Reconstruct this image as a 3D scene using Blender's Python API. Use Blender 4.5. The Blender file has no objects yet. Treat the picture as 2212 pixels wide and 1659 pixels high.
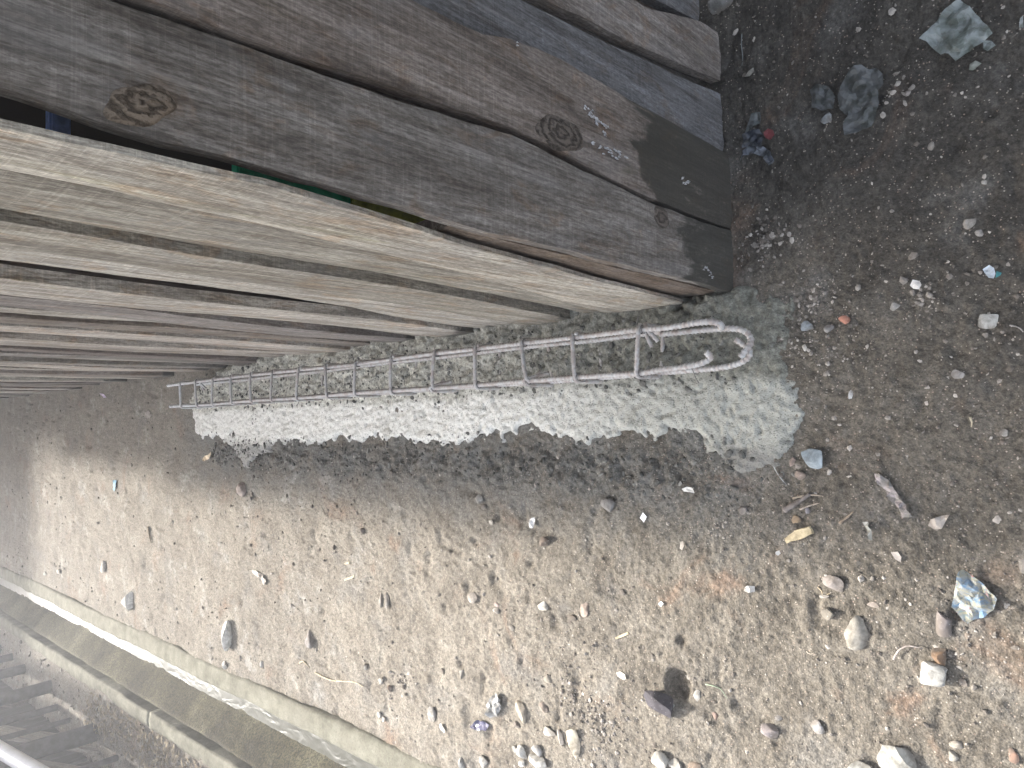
import bpy, bmesh, math, random
import numpy as np
from mathutils import Vector, Matrix, geometry
random.seed(7); np.random.seed(7)
SC = bpy.context.scene
COL = SC.collection
R = math.radians

# ------------------------------------------------------------------ camera
FPX = 1550.0; CX, CY = 1106.0, 829.5; EYE = Vector((0.0, 0.0, 1.45))
_v = np.array([-600 - CX, 945 - CY]); _ny = 860 - CY; _nx = (-FPX * FPX - _v[1] * _ny) / _v[0]
_fw = np.array([_v[0], _v[1], FPX]); _fw /= np.linalg.norm(_fw)
_dn = np.array([_nx, _ny, FPX]); _dn /= np.linalg.norm(_dn)
ROT = np.array([np.cross(_fw, -_dn), _fw, -_dn])
cam = bpy.data.cameras.new('camera'); camo = bpy.data.objects.new('camera', cam); COL.objects.link(camo)
cam.sensor_fit = 'HORIZONTAL'; cam.sensor_width = 36.0; cam.lens = FPX / 2212 * 36.0
cam.clip_start = 0.02; cam.clip_end = 600
m = Matrix.Identity(4)
for i in range(3):
    m[i][0] = ROT[i][0]; m[i][1] = -ROT[i][1]; m[i][2] = -ROT[i][2]; m[i][3] = EYE[i]
camo.matrix_world = m
SC.camera = camo

# ------------------------------------------------------------------ light
SUN_EL, SUN_AZ = 33.0, -3.5           # degrees; azimuth from +Y, negative = left of the lane
w = bpy.data.worlds.new('World'); SC.world = w; w.use_nodes = True
nt = w.node_tree; nt.nodes.clear()
sky = nt.nodes.new('ShaderNodeTexSky'); sky.sky_type = 'NISHITA'; sky.sun_disc = False
sky.sun_elevation = R(SUN_EL); sky.sun_rotation = R(SUN_AZ)
sky.air_density = 1.0; sky.dust_density = 5.0; sky.ozone_density = 1.0
bg = nt.nodes.new('ShaderNodeBackground'); bg.inputs['Strength'].default_value = 0.15
out = nt.nodes.new('ShaderNodeOutputWorld')
hs = nt.nodes.new('ShaderNodeHueSaturation'); hs.inputs['Saturation'].default_value = 0.5   # thin white haze over the whole sky
nt.links.new(sky.outputs[0], hs.inputs['Color']); nt.links.new(hs.outputs[0], bg.inputs[0]); nt.links.new(bg.outputs[0], out.inputs[0])
sl = bpy.data.lights.new('sun', 'SUN'); sl.energy = 2.9; sl.angle = R(3.0); sl.color = (1.0, 0.96, 0.90)
slo = bpy.data.objects.new('sun', sl); COL.objects.link(slo)
sd = Vector((math.sin(R(SUN_AZ)) * math.cos(R(SUN_EL)), math.cos(R(SUN_AZ)) * math.cos(R(SUN_EL)), math.sin(R(SUN_EL))))
slo.rotation_euler = sd.to_track_quat('Z', 'Y').to_euler(); slo.location = (0, 8, 12)
SC.view_settings.view_transform = 'Standard'; SC.view_settings.look = 'None'
SC.view_settings.gamma = 1.0; SC.view_settings.use_curve_mapping = False
SC.view_settings.exposure = 2.05
SC.render.engine = 'CYCLES'
SC.cycles.max_bounces = 6; SC.cycles.use_denoising = True

# ------------------------------------------------------------------ helpers
def unproject(u, v, z=0.0):
    """the spot at height z of the lane that lies on the view ray of image pixel (u, v)"""
    d = ROT @ np.array([u - CX, v - CY, FPX])  # view ray through the image pixel, followed down to height z
    t = (z - EYE[2]) / d[2]
    return Vector((EYE[0] + t * d[0], EYE[1] + t * d[1], z))

def _hash(ix, iy, seed):
    h = (ix.astype(np.int64) * 374761393 + iy.astype(np.int64) * 668265263 + seed * 974634777) & 0x7fffffff
    h = ((h ^ (h >> 13)) * 1274126177) & 0x7fffffff
    h = (h ^ (h >> 16)) & 0xffff
    return h / 65535.0
def vnoise(x, y, s, seed=0):
    x = np.asarray(x, float) * s; y = np.asarray(y, float) * s; an = 0.6 + seed * 1.37; ca, sa = math.cos(an), math.sin(an)
    x, y = x * ca - y * sa + 1000, x * sa + y * ca + 1000
    ix = np.floor(x); iy = np.floor(y); fx = x - ix; fy = y - iy
    fx = fx * fx * (3 - 2 * fx); fy = fy * fy * (3 - 2 * fy)
    a = _hash(ix, iy, seed); b = _hash(ix + 1, iy, seed); c = _hash(ix, iy + 1, seed); d = _hash(ix + 1, iy + 1, seed)
    return (a + (b - a) * fx) * (1 - fy) + (c + (d - c) * fx) * fy - 0.5
def sstep(a, b, x):
    t = np.clip((x - a) / (b - a), 0, 1); return t * t * (3 - 2 * t)

def link(o, parent=None):
    COL.objects.link(o)
    if parent is not None: o.parent = parent
    return o
def tag(o, label=None, cat=None, group=None, kind=None):
    if label: o['label'] = label
    if cat: o['category'] = cat
    if group: o['group'] = group
    if kind: o['kind'] = kind
    return o
def empty(name, loc=(0, 0, 0), rz=0.0):
    o = bpy.data.objects.new(name, None); COL.objects.link(o); o.location = loc; o.rotation_euler = (0, 0, rz)
    o.empty_display_size = 0.1
    return o
def mesh(name, verts, faces, mat, parent=None, smooth=True, loc=None):
    me = bpy.data.meshes.new(name); me.from_pydata([tuple(v) for v in verts], [], faces); me.update()
    me.materials.append(mat)
    if smooth: me.polygons.foreach_set('use_smooth', [True] * len(me.polygons))
    o = bpy.data.objects.new(name, me); link(o, parent)
    if loc is not None: o.location = loc
    return o
def grid_mesh(name, X, Y, Z, mat, smooth=True):
    ny, nx = Z.shape
    me = bpy.data.meshes.new(name)
    co = np.empty((ny * nx, 3), np.float32); co[:, 0] = X.ravel(); co[:, 1] = Y.ravel(); co[:, 2] = Z.ravel()
    idx = np.arange(ny * nx).reshape(ny, nx)
    f = np.stack([idx[:-1, :-1], idx[:-1, 1:], idx[1:, 1:], idx[1:, :-1]], -1).reshape(-1, 4)
    me.vertices.add(len(co)); me.vertices.foreach_set('co', co.ravel())
    me.loops.add(f.size); me.loops.foreach_set('vertex_index', f.ravel().astype(np.int32))
    me.polygons.add(len(f)); me.polygons.foreach_set('loop_start', np.arange(0, f.size, 4, dtype=np.int32))
    me.polygons.foreach_set('loop_total', np.full(len(f), 4, np.int32))
    me.update(calc_edges=True); me.validate()
    if smooth: me.polygons.foreach_set('use_smooth', [True] * len(me.polygons))
    me.materials.append(mat)
    o = bpy.data.objects.new(name, me); COL.objects.link(o)
    return o

# ------------------------------------------------------------------ materials
class NT:
    def __init__(s, name):
        s.m = bpy.data.materials.new(name); s.m.use_nodes = True; s.t = s.m.node_tree; s.n = s.t.nodes; s.n.clear()
        s.out = s.n.new('ShaderNodeOutputMaterial'); s.b = s.n.new('ShaderNodeBsdfPrincipled')
        s.t.links.new(s.b.outputs[0], s.out.inputs[0]); s.tc = s.n.new('ShaderNodeTexCoord')
    def L(s, a, b): s.t.links.new(a, b)
    def obj(s, scale=(1, 1, 1), offrand=False):
        mp = s.n.new('ShaderNodeMapping'); mp.inputs['Scale'].default_value = scale
        if offrand:
            oi = s.n.new('ShaderNodeObjectInfo'); mul = s.n.new('ShaderNodeMath'); mul.operation = 'MULTIPLY'; mul.inputs[1].default_value = 37.0
            s.L(oi.outputs['Random'], mul.inputs[0]); cb = s.n.new('ShaderNodeCombineXYZ')
            for i in range(3): s.L(mul.outputs[0], cb.inputs[i])
            ad = s.n.new('ShaderNodeVectorMath'); ad.operation = 'ADD'
            s.L(s.tc.outputs['Object'], ad.inputs[0]); s.L(cb.outputs[0], ad.inputs[1]); s.L(ad.outputs[0], mp.inputs[0])
        else:
            s.L(s.tc.outputs['Object'], mp.inputs[0])
        return mp.outputs[0]
    def noise(s, vec, scale, detail=6, rough=0.6, dist=0.0):
        n = s.n.new('ShaderNodeTexNoise'); n.inputs['Scale'].default_value = scale; n.inputs['Detail'].default_value = detail
        n.inputs['Roughness'].default_value = rough; n.inputs['Distortion'].default_value = dist
        s.L(vec, n.inputs['Vector']); return n.outputs['Fac']
    def voro(s, vec, scale, feature='F1', out='Distance', rnd=1.0):
        n = s.n.new('ShaderNodeTexVoronoi'); n.inputs['Scale'].default_value = scale; n.feature = feature; n.inputs['Randomness'].default_value = rnd
        s.L(vec, n.inputs['Vector']); return n.outputs[out]
    def ramp(s, fac, stops, interp='LINEAR'):
        r = s.n.new('ShaderNodeValToRGB'); cr = r.color_ramp; cr.interpolation = interp
        while len(cr.elements) < len(stops): cr.elements.new(0.5)
        for e, (p, c) in zip(cr.elements, stops):
            e.position = p; e.color = (c[0], c[1], c[2], 1) if not isinstance(c, (int, float)) else (c, c, c, 1)
        s.L(fac, r.inputs[0]); return r.outputs[0]
    def mix(s, fac, a, b, mode='MIX'):
        x = s.n.new('ShaderNodeMix'); x.data_type = 'RGBA'; x.blend_type = mode
        for sock, val in ((x.inputs[0], fac), (x.inputs[6], a), (x.inputs[7], b)):
            if isinstance(val, (int, float)): sock.default_value = val
            elif isinstance(val, tuple): sock.default_value = (*val, 1)
            else: s.L(val, sock)
        return x.outputs[2]
    def math(s, op, a, b=0.0, c=None):
        x = s.n.new('ShaderNodeMath'); x.operation = op
        for sock, val in zip(x.inputs, (a, b, c)):
            if val is None: continue
            if isinstance(val, (int, float)): sock.default_value = val
            else: s.L(val, sock)
        return x.outputs[0]
    def xyz(s, vec=None):
        x = s.n.new('ShaderNodeSeparateXYZ'); s.L(vec if vec is not None else s.tc.outputs['Object'], x.inputs[0]); return x.outputs
    def mrange(s, v, a, b, c=0.0, d=1.0):
        x = s.n.new('ShaderNodeMapRange'); x.interpolation_type = 'SMOOTHSTEP'
        s.L(v, x.inputs[0])
        for i, k in enumerate((a, b, c, d)): x.inputs[i + 1].default_value = k
        return x.outputs[0]
    def bump(s, h, strength=0.5, dist=0.002, prev=None):
        b = s.n.new('ShaderNodeBump'); b.inputs['Strength'].default_value = strength; b.inputs['Distance'].default_value = dist
        s.L(h, b.inputs['Height'])
        if prev is not None: s.L(prev, b.inputs['Normal'])
        return b.outputs[0]
    def done(s, color=None, rough=0.85, normal=None, spec=0.3, metal=0.0):
        if color is not None:
            if isinstance(color, tuple): s.b.inputs['Base Color'].default_value = (*color, 1)
            else: s.L(color, s.b.inputs['Base Color'])
        if isinstance(rough, (int, float)): s.b.inputs['Roughness'].default_value = rough
        else: s.L(rough, s.b.inputs['Roughness'])
        s.b.inputs['Specular IOR Level'].default_value = spec; s.b.inputs['Metallic'].default_value = metal
        if normal is not None: s.L(normal, s.b.inputs['Normal'])
        return s.m

def mat_soil():
    t = NT('packed_soil'); v = t.obj()
    big = t.noise(v, 1.6, 4, 0.55); mid = t.noise(v, 9, 10, 0.76, 0.4); fine = t.noise(v, 130, 6, 0.8)
    dusty = t.ramp(mid, [(0.32, (0.165, 0.145, 0.120)), (0.44, (0.235, 0.210, 0.175)), (0.56, (0.285, 0.258, 0.218)), (0.70, (0.37, 0.345, 0.295))])
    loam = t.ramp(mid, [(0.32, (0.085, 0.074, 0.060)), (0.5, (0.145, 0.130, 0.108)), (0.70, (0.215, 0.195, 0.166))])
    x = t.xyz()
    # trodden dusty lane in front, darker soil towards the doorway and the wall
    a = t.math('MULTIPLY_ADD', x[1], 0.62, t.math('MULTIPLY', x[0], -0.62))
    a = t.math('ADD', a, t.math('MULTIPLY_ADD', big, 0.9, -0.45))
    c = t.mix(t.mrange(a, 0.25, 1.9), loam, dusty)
    # blacker ground beside the front boards
    blk = t.math('ADD', t.math('MULTIPLY_ADD', x[1], -0.75, x[0]), t.math('MULTIPLY_ADD', big, 0.5, -0.25))
    c = t.mix(t.math('MULTIPLY', t.mrange(blk, -0.30, 0.12), 0.75), c, t.ramp(mid, [(0.3, (0.032, 0.03, 0.028)), (0.7, (0.085, 0.078, 0.068))]))
    red = t.mrange(t.noise(v, 4.5, 5, 0.6, 0.8), 0.56, 0.72)
    c = t.mix(t.math('MULTIPLY', red, 0.5), c, (0.25, 0.155, 0.105))
    gry = t.mrange(t.noise(v, 6.3, 5, 0.6), 0.52, 0.68)
    c = t.mix(t.math('MULTIPLY', gry, 0.42), c, (0.21, 0.205, 0.195))
    # cement dust trodden into the soil beside the fresh strip
    cd = t.math('MULTIPLY', t.mrange(t.math('ABSOLUTE', t.math('ADD', x[0], 0.04)), 0.34, 0.10), t.mrange(x[1], 0.5, 0.75))
    cd = t.math('MULTIPLY', cd, t.mrange(x[1], 3.6, 3.1))
    c = t.mix(t.math('MULTIPLY', cd, t.mrange(mid, 0.35, 0.6)), c, (0.17, 0.17, 0.16))
    bd = t.mrange(t.math('ABSOLUTE', t.math('ADD', x[0], t.math('MULTIPLY_ADD', t.noise(v, 5.0, 5, 0.7), 0.22, 0.02))), 0.085, 0.02)
    bd = t.math('MULTIPLY', t.math('MULTIPLY', bd, t.mrange(x[1], 0.66, 0.9)), t.mrange(x[1], 3.2, 3.0))
    bd = t.math('MULTIPLY', bd, t.mrange(t.noise(v, 7.5, 4, 0.6, 0.5), 0.36, 0.58))
    c = t.mix(t.math('MULTIPLY', bd, t.mrange(t.noise(v, 60, 6, 0.8), 0.42, 0.56)), c, (0.088, 0.084, 0.076))
    c = t.mix(t.mrange(fine, 0.35, 0.7), t.mix(1.0, c, (0.55, 0.54, 0.52), 'MULTIPLY'), t.mix(1.0, c, (1.36, 1.35, 1.33), 'MULTIPLY'))
    # sand grains: light and dark specks
    g = t.n.new('ShaderNodeTexVoronoi'); g.inputs['Scale'].default_value = 230; t.L(v, g.inputs['Vector'])
    gc = t.xyz(g.outputs['Color'])
    grain = t.math('MULTIPLY', t.mrange(g.outputs['Distance'], 0.42, 0.25), t.mrange(gc[0], 0.86, 0.93))
    c = t.mix(t.math('MULTIPLY', grain, 0.75), c, t.mix(gc[1], (0.5, 0.46, 0.4), (0.33, 0.24, 0.19)))
    dk = t.math('MULTIPLY', t.mrange(g.outputs['Distance'], 0.5, 0.3), t.mrange(gc[2], 0.87, 0.95))
    c = t.mix(t.math('MULTIPLY', dk, 0.6), c, (0.05, 0.045, 0.04))
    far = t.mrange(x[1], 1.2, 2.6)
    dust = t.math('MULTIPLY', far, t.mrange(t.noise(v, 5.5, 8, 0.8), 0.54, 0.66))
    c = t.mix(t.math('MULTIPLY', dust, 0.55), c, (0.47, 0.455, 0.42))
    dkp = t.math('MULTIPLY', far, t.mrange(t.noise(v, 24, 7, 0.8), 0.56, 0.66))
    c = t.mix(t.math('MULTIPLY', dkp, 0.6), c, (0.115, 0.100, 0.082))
    b = t.bump(t.math('MULTIPLY', far, t.noise(v, 30, 7, 0.75)), 0.7, 0.016)
    b = t.bump(t.noise(v, 70, 8, 0.75), 0.6, 0.003, b); b = t.bump(t.noise(v, 320, 5, 0.7), 0.8, 0.0016, b); b = t.bump(g.outputs['Distance'], 0.8, 0.0014, b)
    return t.done(c, 0.93, b, 0.2)
def mat_concrete():
    t = NT('fresh_mortar'); v = t.obj(); x = t.xyz()
    n = t.noise(v, 95, 6, 0.75, 0.3); n2 = t.noise(v, 5, 4, 0.6); n3 = t.noise(v, 17, 5, 0.7)
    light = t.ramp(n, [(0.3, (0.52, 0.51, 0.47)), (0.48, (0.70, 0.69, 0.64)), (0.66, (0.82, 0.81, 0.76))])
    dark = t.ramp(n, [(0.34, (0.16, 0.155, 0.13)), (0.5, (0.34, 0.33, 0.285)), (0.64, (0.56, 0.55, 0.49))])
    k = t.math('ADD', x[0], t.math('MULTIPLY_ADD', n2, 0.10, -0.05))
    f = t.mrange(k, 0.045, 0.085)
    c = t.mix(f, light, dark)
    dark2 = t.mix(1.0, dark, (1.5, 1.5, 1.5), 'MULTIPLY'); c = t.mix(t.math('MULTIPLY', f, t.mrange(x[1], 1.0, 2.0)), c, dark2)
    # greyer and darker towards the near end
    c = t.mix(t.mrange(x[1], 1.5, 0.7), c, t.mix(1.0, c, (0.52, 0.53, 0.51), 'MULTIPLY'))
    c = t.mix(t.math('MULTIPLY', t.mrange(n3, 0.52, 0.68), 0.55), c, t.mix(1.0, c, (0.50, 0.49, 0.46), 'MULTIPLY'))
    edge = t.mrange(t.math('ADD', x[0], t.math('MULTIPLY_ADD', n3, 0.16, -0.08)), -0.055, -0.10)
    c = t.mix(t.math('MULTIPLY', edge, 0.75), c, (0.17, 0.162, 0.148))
    g = t.n.new('ShaderNodeTexVoronoi'); g.inputs['Scale'].default_value = 240; t.L(v, g.inputs['Vector']); gc = t.xyz(g.outputs['Color'])
    dk = t.math('MULTIPLY', t.mrange(g.outputs['Distance'], 0.5, 0.25), t.mrange(gc[2], 0.66, 0.8))
    c = t.mix(t.math('MULTIPLY', dk, 0.75), c, (0.12, 0.12, 0.10))
    b = t.bump(n, 0.35, 0.004); b = t.bump(t.noise(v, 160, 4, 0.7), 0.7, 0.003, b); b = t.bump(g.outputs['Distance'], 0.7, 0.0018, b)
    return t.done(c, 0.8, b, 0.35)
def mat_crumb(name, c0, c1, rough=0.9):
    t = NT(name); v = t.obj(offrand=True); n = t.noise(v, 60, 5, 0.7)
    oi = t.n.new('ShaderNodeNewGeometry')
    c = t.mix(t.math('POWER', oi.outputs['Random Per Island'], 2.4), c0, c1)
    c = t.mix(t.mrange(n, 0.3, 0.7), t.mix(1.0, c, (0.6, 0.6, 0.6), 'MULTIPLY'), t.mix(1.0, c, (1.25, 1.25, 1.25), 'MULTIPLY'))
    return t.done(c, rough, t.bump(n, 0.5, 0.002), 0.25)
def mat_stone():
    t = NT('stone'); v = t.obj(offrand=True); oi = t.n.new('ShaderNodeObjectInfo')
    n = t.noise(v, 45, 6, 0.7, 0.3); n2 = t.noise(v, 14, 3, 0.5)
    c = t.mix(t.mrange(n, 0.3, 0.72), t.mix(1.0, oi.outputs['Color'], (0.55, 0.54, 0.52), 'MULTIPLY'), t.mix(1.0, oi.outputs['Color'], (1.3, 1.3, 1.3), 'MULTIPLY'))
    z = t.n.new('ShaderNodeNewGeometry'); zz = t.xyz(z.outputs['Position'])
    dirt = t.math('MULTIPLY', t.mrange(t.math('ADD', zz[2], t.math('MULTIPLY_ADD', n, 0.02, -0.01)), 0.012, 0.0), 0.7)
    c = t.mix(dirt, c, (0.16, 0.135, 0.11))
    sp = t.mrange(t.noise(v, 260, 2, 0.5), 0.66, 0.74)
    c = t.mix(t.math('MULTIPLY', sp, 0.5), c, (0.55, 0.54, 0.5))
    b = t.bump(n2, 0.4, 0.006); b = t.bump(n, 0.6, 0.003, b)
    return t.done(c, 0.85, b, 0.3)
def mat_wood():
    t = NT('weathered_wood'); oi = t.n.new('ShaderNodeObjectInfo'); base = oi.outputs['Color']
    v = t.obj((9, 9, 0.9), True); vf = t.obj((150, 150, 8.0), True); vs = t.obj((1.5, 1.5, 150), True); vb = t.obj((6, 6, 3.0), True)
    g1 = t.noise(v, 2.6, 8, 0.68, 1.0); g2 = t.noise(vf, 1.8, 6, 0.75, 0.3); pit = t.noise(t.obj((120, 120, 40), True), 2.0, 5, 0.75)
    wv = t.n.new('ShaderNodeTexWave'); wv.wave_type = 'BANDS'; wv.bands_direction = 'X'
    wv.inputs['Scale'].default_value = 1.1; wv.inputs['Distortion'].default_value = 7.0; wv.inputs['Detail'].default_value = 4
    wv.inputs['Detail Scale'].default_value = 0.8; t.L(v, wv.inputs['Vector'])
    saw = t.noise(vs, 2.0, 4, 0.7, 0.1)
    blotch = t.noise(vb, 2.0, 7, 0.68, 0.6)
    dark = t.mix(1.0, base, (0.58, 0.55, 0.52), 'MULTIPLY'); lite = t.mix(1.0, base, (1.30, 1.29, 1.27), 'MULTIPLY')
    c = t.mix(t.mrange(g1, 0.3, 0.7), dark, lite)
    c = t.mix(t.math('MULTIPLY', t.mrange(wv.outputs['Fac'], 0.6, 1.0), 0.30), c, t.mix(1.0, c, (0.62, 0.56, 0.50), 'MULTIPLY'))
    c = t.mix(t.mrange(g2, 0.40, 0.60), t.mix(1.0, c, (0.72, 0.70, 0.68), 'MULTIPLY'), t.mix(1.0, c, (1.14, 1.14, 1.14), 'MULTIPLY'))
    c = t.mix(t.mrange(pit, 0.40, 0.60), t.mix(1.0, c, (0.70, 0.69, 0.68), 'MULTIPLY'), t.mix(1.0, c, (1.12, 1.12, 1.12), 'MULTIPLY'))
    c = t.mix(t.math('MULTIPLY', t.mrange(saw, 0.5, 0.64), 0.5), c, t.mix(1.0, c, (1.45, 1.45, 1.45), 'MULTIPLY'))
    gr = t.mrange(t.noise(t.obj((22, 22, 1.0), True), 1.7, 4, 0.6, 1.5), 0.60, 0.66)
    c = t.mix(t.math('MULTIPLY', gr, 0.45), c, t.mix(1.0, c, (0.5, 0.44, 0.40), 'MULTIPLY'))
    # grey-blue weathering and warm patches, brown grime
    c = t.mix(t.math('MULTIPLY', t.mrange(blotch, 0.50, 0.66), 0.5), c, t.mix(0.5, c, (0.23, 0.225, 0.225)))
    c = t.mix(t.math('MULTIPLY', t.mrange(t.noise(vb, 3.1, 6, 0.65, 1.0), 0.52, 0.66), 0.55), c, t.mix(1.0, c, (0.95, 0.74, 0.56), 'MULTIPLY'))
    sk_ = t.mrange(t.noise(t.obj((70, 70, 1.6), True), 1.2, 6, 0.7, 0.4), 0.56, 0.70)
    c = t.mix(t.math('MULTIPLY', sk_, 0.42), c, t.mix(0.5, t.mix(1.0, c, (1.7, 1.68, 1.62), 'MULTIPLY'), (0.42, 0.40, 0.37)))
    ye = t.mrange(t.noise(t.obj((9, 9, 2.2), True), 1.5, 5, 0.6, 0.8), 0.60, 0.74)
    c = t.mix(t.math('MULTIPLY', ye, 0.3), c, t.mix(1.0, c, (1.12, 1.14, 0.72), 'MULTIPLY'))
    # lime and paint flecks dragged along the grain
    vw = t.obj((40, 40, 9), True)
    fl = t.math('MULTIPLY', t.mrange(t.noise(vw, 1.6, 3, 0.7), 0.69, 0.75), t.mrange(blotch, 0.45, 0.6))
    c = t.mix(t.math('MULTIPLY', fl, 0.55), c, (0.55, 0.55, 0.53))
    # splashed dirt and rising damp at the foot of the board
    at = t.n.new('ShaderNodeAttribute'); at.attribute_type = 'OBJECT'; at.attribute_name = 'stain'
    x = t.xyz(); wz = t.math('SUBTRACT', x[2], at.outputs['Fac'])
    wob = t.noise(t.obj((14, 14, 5), True), 1.0, 5, 0.6, 0.8)
    wz = t.math('ADD', wz, t.math('MULTIPLY_ADD', wob, 0.5, -0.25))
    st = t.math('MULTIPLY', t.mrange(wz, 0.022, -0.022), t.mrange(t.noise(t.obj((30, 30, 12), True), 1.3, 6, 0.75), 0.22, 0.46))
    c = t.mix(t.math('MULTIPLY', st, 0.84), c, (0.042, 0.041, 0.034))
    ln = t.math('ADD', t.math('MULTIPLY', g1, 0.8), t.math('MULTIPLY', g2, 1.0))
    b = t.bump(g1, 0.4, 0.006); b = t.bump(g2, 0.8, 0.003, b); b = t.bump(saw, 0.5, 0.002, b); b = t.bump(pit, 0.5, 0.002, b)
    rough = t.mrange(st, 0, 1, 0.86, 0.6)
    return t.done(c, rough, b, 0.25)
def mat_rebar():
    t = NT('cement_dusted_steel'); v = t.obj(); n = t.noise(v, 55, 5, 0.7); n2 = t.noise(v, 9, 3, 0.5)
    c = t.ramp(n, [(0.3, (0.36, 0.355, 0.345)), (0.48, (0.60, 0.60, 0.595)), (0.66, (0.74, 0.74, 0.74))])
    x = t.xyz()
    r = t.mrange(t.math('ADD', x[1], t.math('MULTIPLY_ADD', n2, 0.5, -0.25)), 0.88, 0.72)
    r = t.math('MAXIMUM', t.math('MULTIPLY', r, t.mrange(n, 0.38, 0.6)), t.math('MULTIPLY', t.mrange(n2, 0.6, 0.75), 0.6))
    c = t.mix(t.math('MULTIPLY', r, 0.62), c, (0.20, 0.125, 0.085))
    return t.done(c, 0.72, t.bump(n, 0.5, 0.0012), 0.35, 0.15)
def mat_kerb():
    t = NT('kerb_concrete'); v = t.obj(); n = t.noise(v, 16, 6, 0.7); n2 = t.noise(v, 3, 3, 0.5); f = t.noise(v, 150, 4, 0.7)
    c = t.ramp(n, [(0.3, (0.105, 0.10, 0.073)), (0.5, (0.19, 0.182, 0.14)), (0.7, (0.275, 0.265, 0.21))])
    c = t.mix(t.math('MULTIPLY', t.mrange(n2, 0.45, 0.65), 0.4), c, (0.23, 0.215, 0.17))
    c = t.mix(t.math('MULTIPLY', t.mrange(f, 0.5, 0.66), 0.5), c, (0.10, 0.092, 0.07))
    gz = t.n.new('ShaderNodeNewGeometry'); z = t.xyz(gz.outputs['Position'])
    alg = t.mrange(z[2], 0.005, -0.05)
    c = t.mix(t.math('MULTIPLY', alg, 0.75), c, (0.095, 0.10, 0.05))
    b = t.bump(n, 0.5, 0.006); b = t.bump(t.noise(v, 70, 6, 0.75), 0.8, 0.006, b); b = t.bump(f, 0.6, 0.002, b)
    return t.done(c, 0.9, b, 0.2)
def mat_silt():
    t = NT('wet_silt'); v = t.obj(); n = t.noise(v, 22, 6, 0.7); n2 = t.noise(v, 3.5, 4, 0.6, 0.6); f = t.noise(v, 130, 5, 0.7)
    c = t.ramp(n2, [(0.35, (0.036, 0.032, 0.019)), (0.5, (0.062, 0.057, 0.034)), (0.66, (0.095, 0.09, 0.058))])
    c = t.mix(t.mrange(f, 0.38, 0.62), t.mix(1.0, c, (0.5, 0.5, 0.5), 'MULTIPLY'), t.mix(1.0, c, (2.1, 2.0, 1.8), 'MULTIPLY'))
    b = t.bump(t.noise(v, 60, 7, 0.8), 0.9, 0.008, None); b = t.bump(f, 0.8, 0.003, b)
    return t.done(c, 0.82, b, 0.2)
def mat_water():
    t = NT('ditch_water'); v = t.obj((1, 0.45, 1)); n = t.noise(v, 22, 3, 0.5, 0.6); n2 = t.noise(v, 90, 2, 0.5)
    b = t.bump(n, 0.16, 0.03); b = t.bump(n2, 0.12, 0.004, b)
    m = t.done((0.05, 0.05, 0.035), 0.32, b, 1.0); t.b.inputs['IOR'].default_value = 1.33
    t.b.inputs['Coat Weight'].default_value = 1.0; t.b.inputs['Coat Roughness'].default_value = 0.28
    t.L(b, t.b.inputs['Coat Normal'])
    return m
def mat_flat(name, c, rough=0.6, spec=0.4, scale=30, var=0.25, trans=0.0, bump=0.3):
    t = NT(name); v = t.obj(offrand=True); n = t.noise(v, scale, 5, 0.65)
    a = tuple(k * (1 - var) for k in c); b_ = tuple(min(1, k * (1 + var)) for k in c)
    m = t.done(t.mix(t.mrange(n, 0.3, 0.7), a, b_), rough, t.bump(n, bump, 0.002), spec)
    if trans: t.b.inputs['Alpha'].default_value = 1 - trans
    return m
def mat_objcolor(name, rough=0.6, spec=0.4, scale=40, bump=0.4):
    t = NT(name); v = t.obj(offrand=True); n = t.noise(v, scale, 5, 0.65); oi = t.n.new('ShaderNodeObjectInfo')
    c = t.mix(t.mrange(n, 0.3, 0.7), t.mix(1.0, oi.outputs['Color'], (0.62, 0.6, 0.58), 'MULTIPLY'), t.mix(1.0, oi.outputs['Color'], (1.2, 1.2, 1.2), 'MULTIPLY'))
    return t.done(c, rough, t.bump(n, bump, 0.002), spec)
def mat_wrapper():
    t = NT('printed_wrapper'); v = t.obj(); n = t.noise(v, 38, 4, 0.6, 1.0); n2 = t.noise(v, 120, 4, 0.7)
    c = t.ramp(n, [(0.30, (0.10, 0.19, 0.33)), (0.40, (0.16, 0.24, 0.32)), (0.47, (0.22, 0.24, 0.245)), (0.54, (0.30, 0.28, 0.20)), (0.60, (0.16, 0.22, 0.24)), (0.68, (0.40, 0.14, 0.11))])
    c = t.mix(t.math('MULTIPLY', t.mrange(n2, 0.5, 0.65), 0.4), c, (0.33, 0.30, 0.25))
    return t.done(c, 0.35, t.bump(n, 0.6, 0.006), 0.5)
def mat_film():
    t = NT('dull_plastic_film'); v = t.obj(); n = t.noise(v, 26, 5, 0.65, 0.8); n2 = t.noise(v, 90, 4, 0.7)
    oi = t.n.new('ShaderNodeObjectInfo')
    c = t.mix(t.mrange(n, 0.36, 0.62), t.mix(1.0, oi.outputs['Color'], (0.35, 0.38, 0.33), 'MULTIPLY'), oi.outputs['Color'])
    c = t.mix(t.math('MULTIPLY', t.mrange(n2, 0.52, 0.66), 0.5), c, (0.10, 0.095, 0.08))
    return t.done(c, 0.4, t.bump(n, 0.5, 0.006), 0.5)
def mat_plain(name, c, rough=0.9):
    return mat_flat(name, c, rough, 0.2, 6, 0.2)

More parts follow.
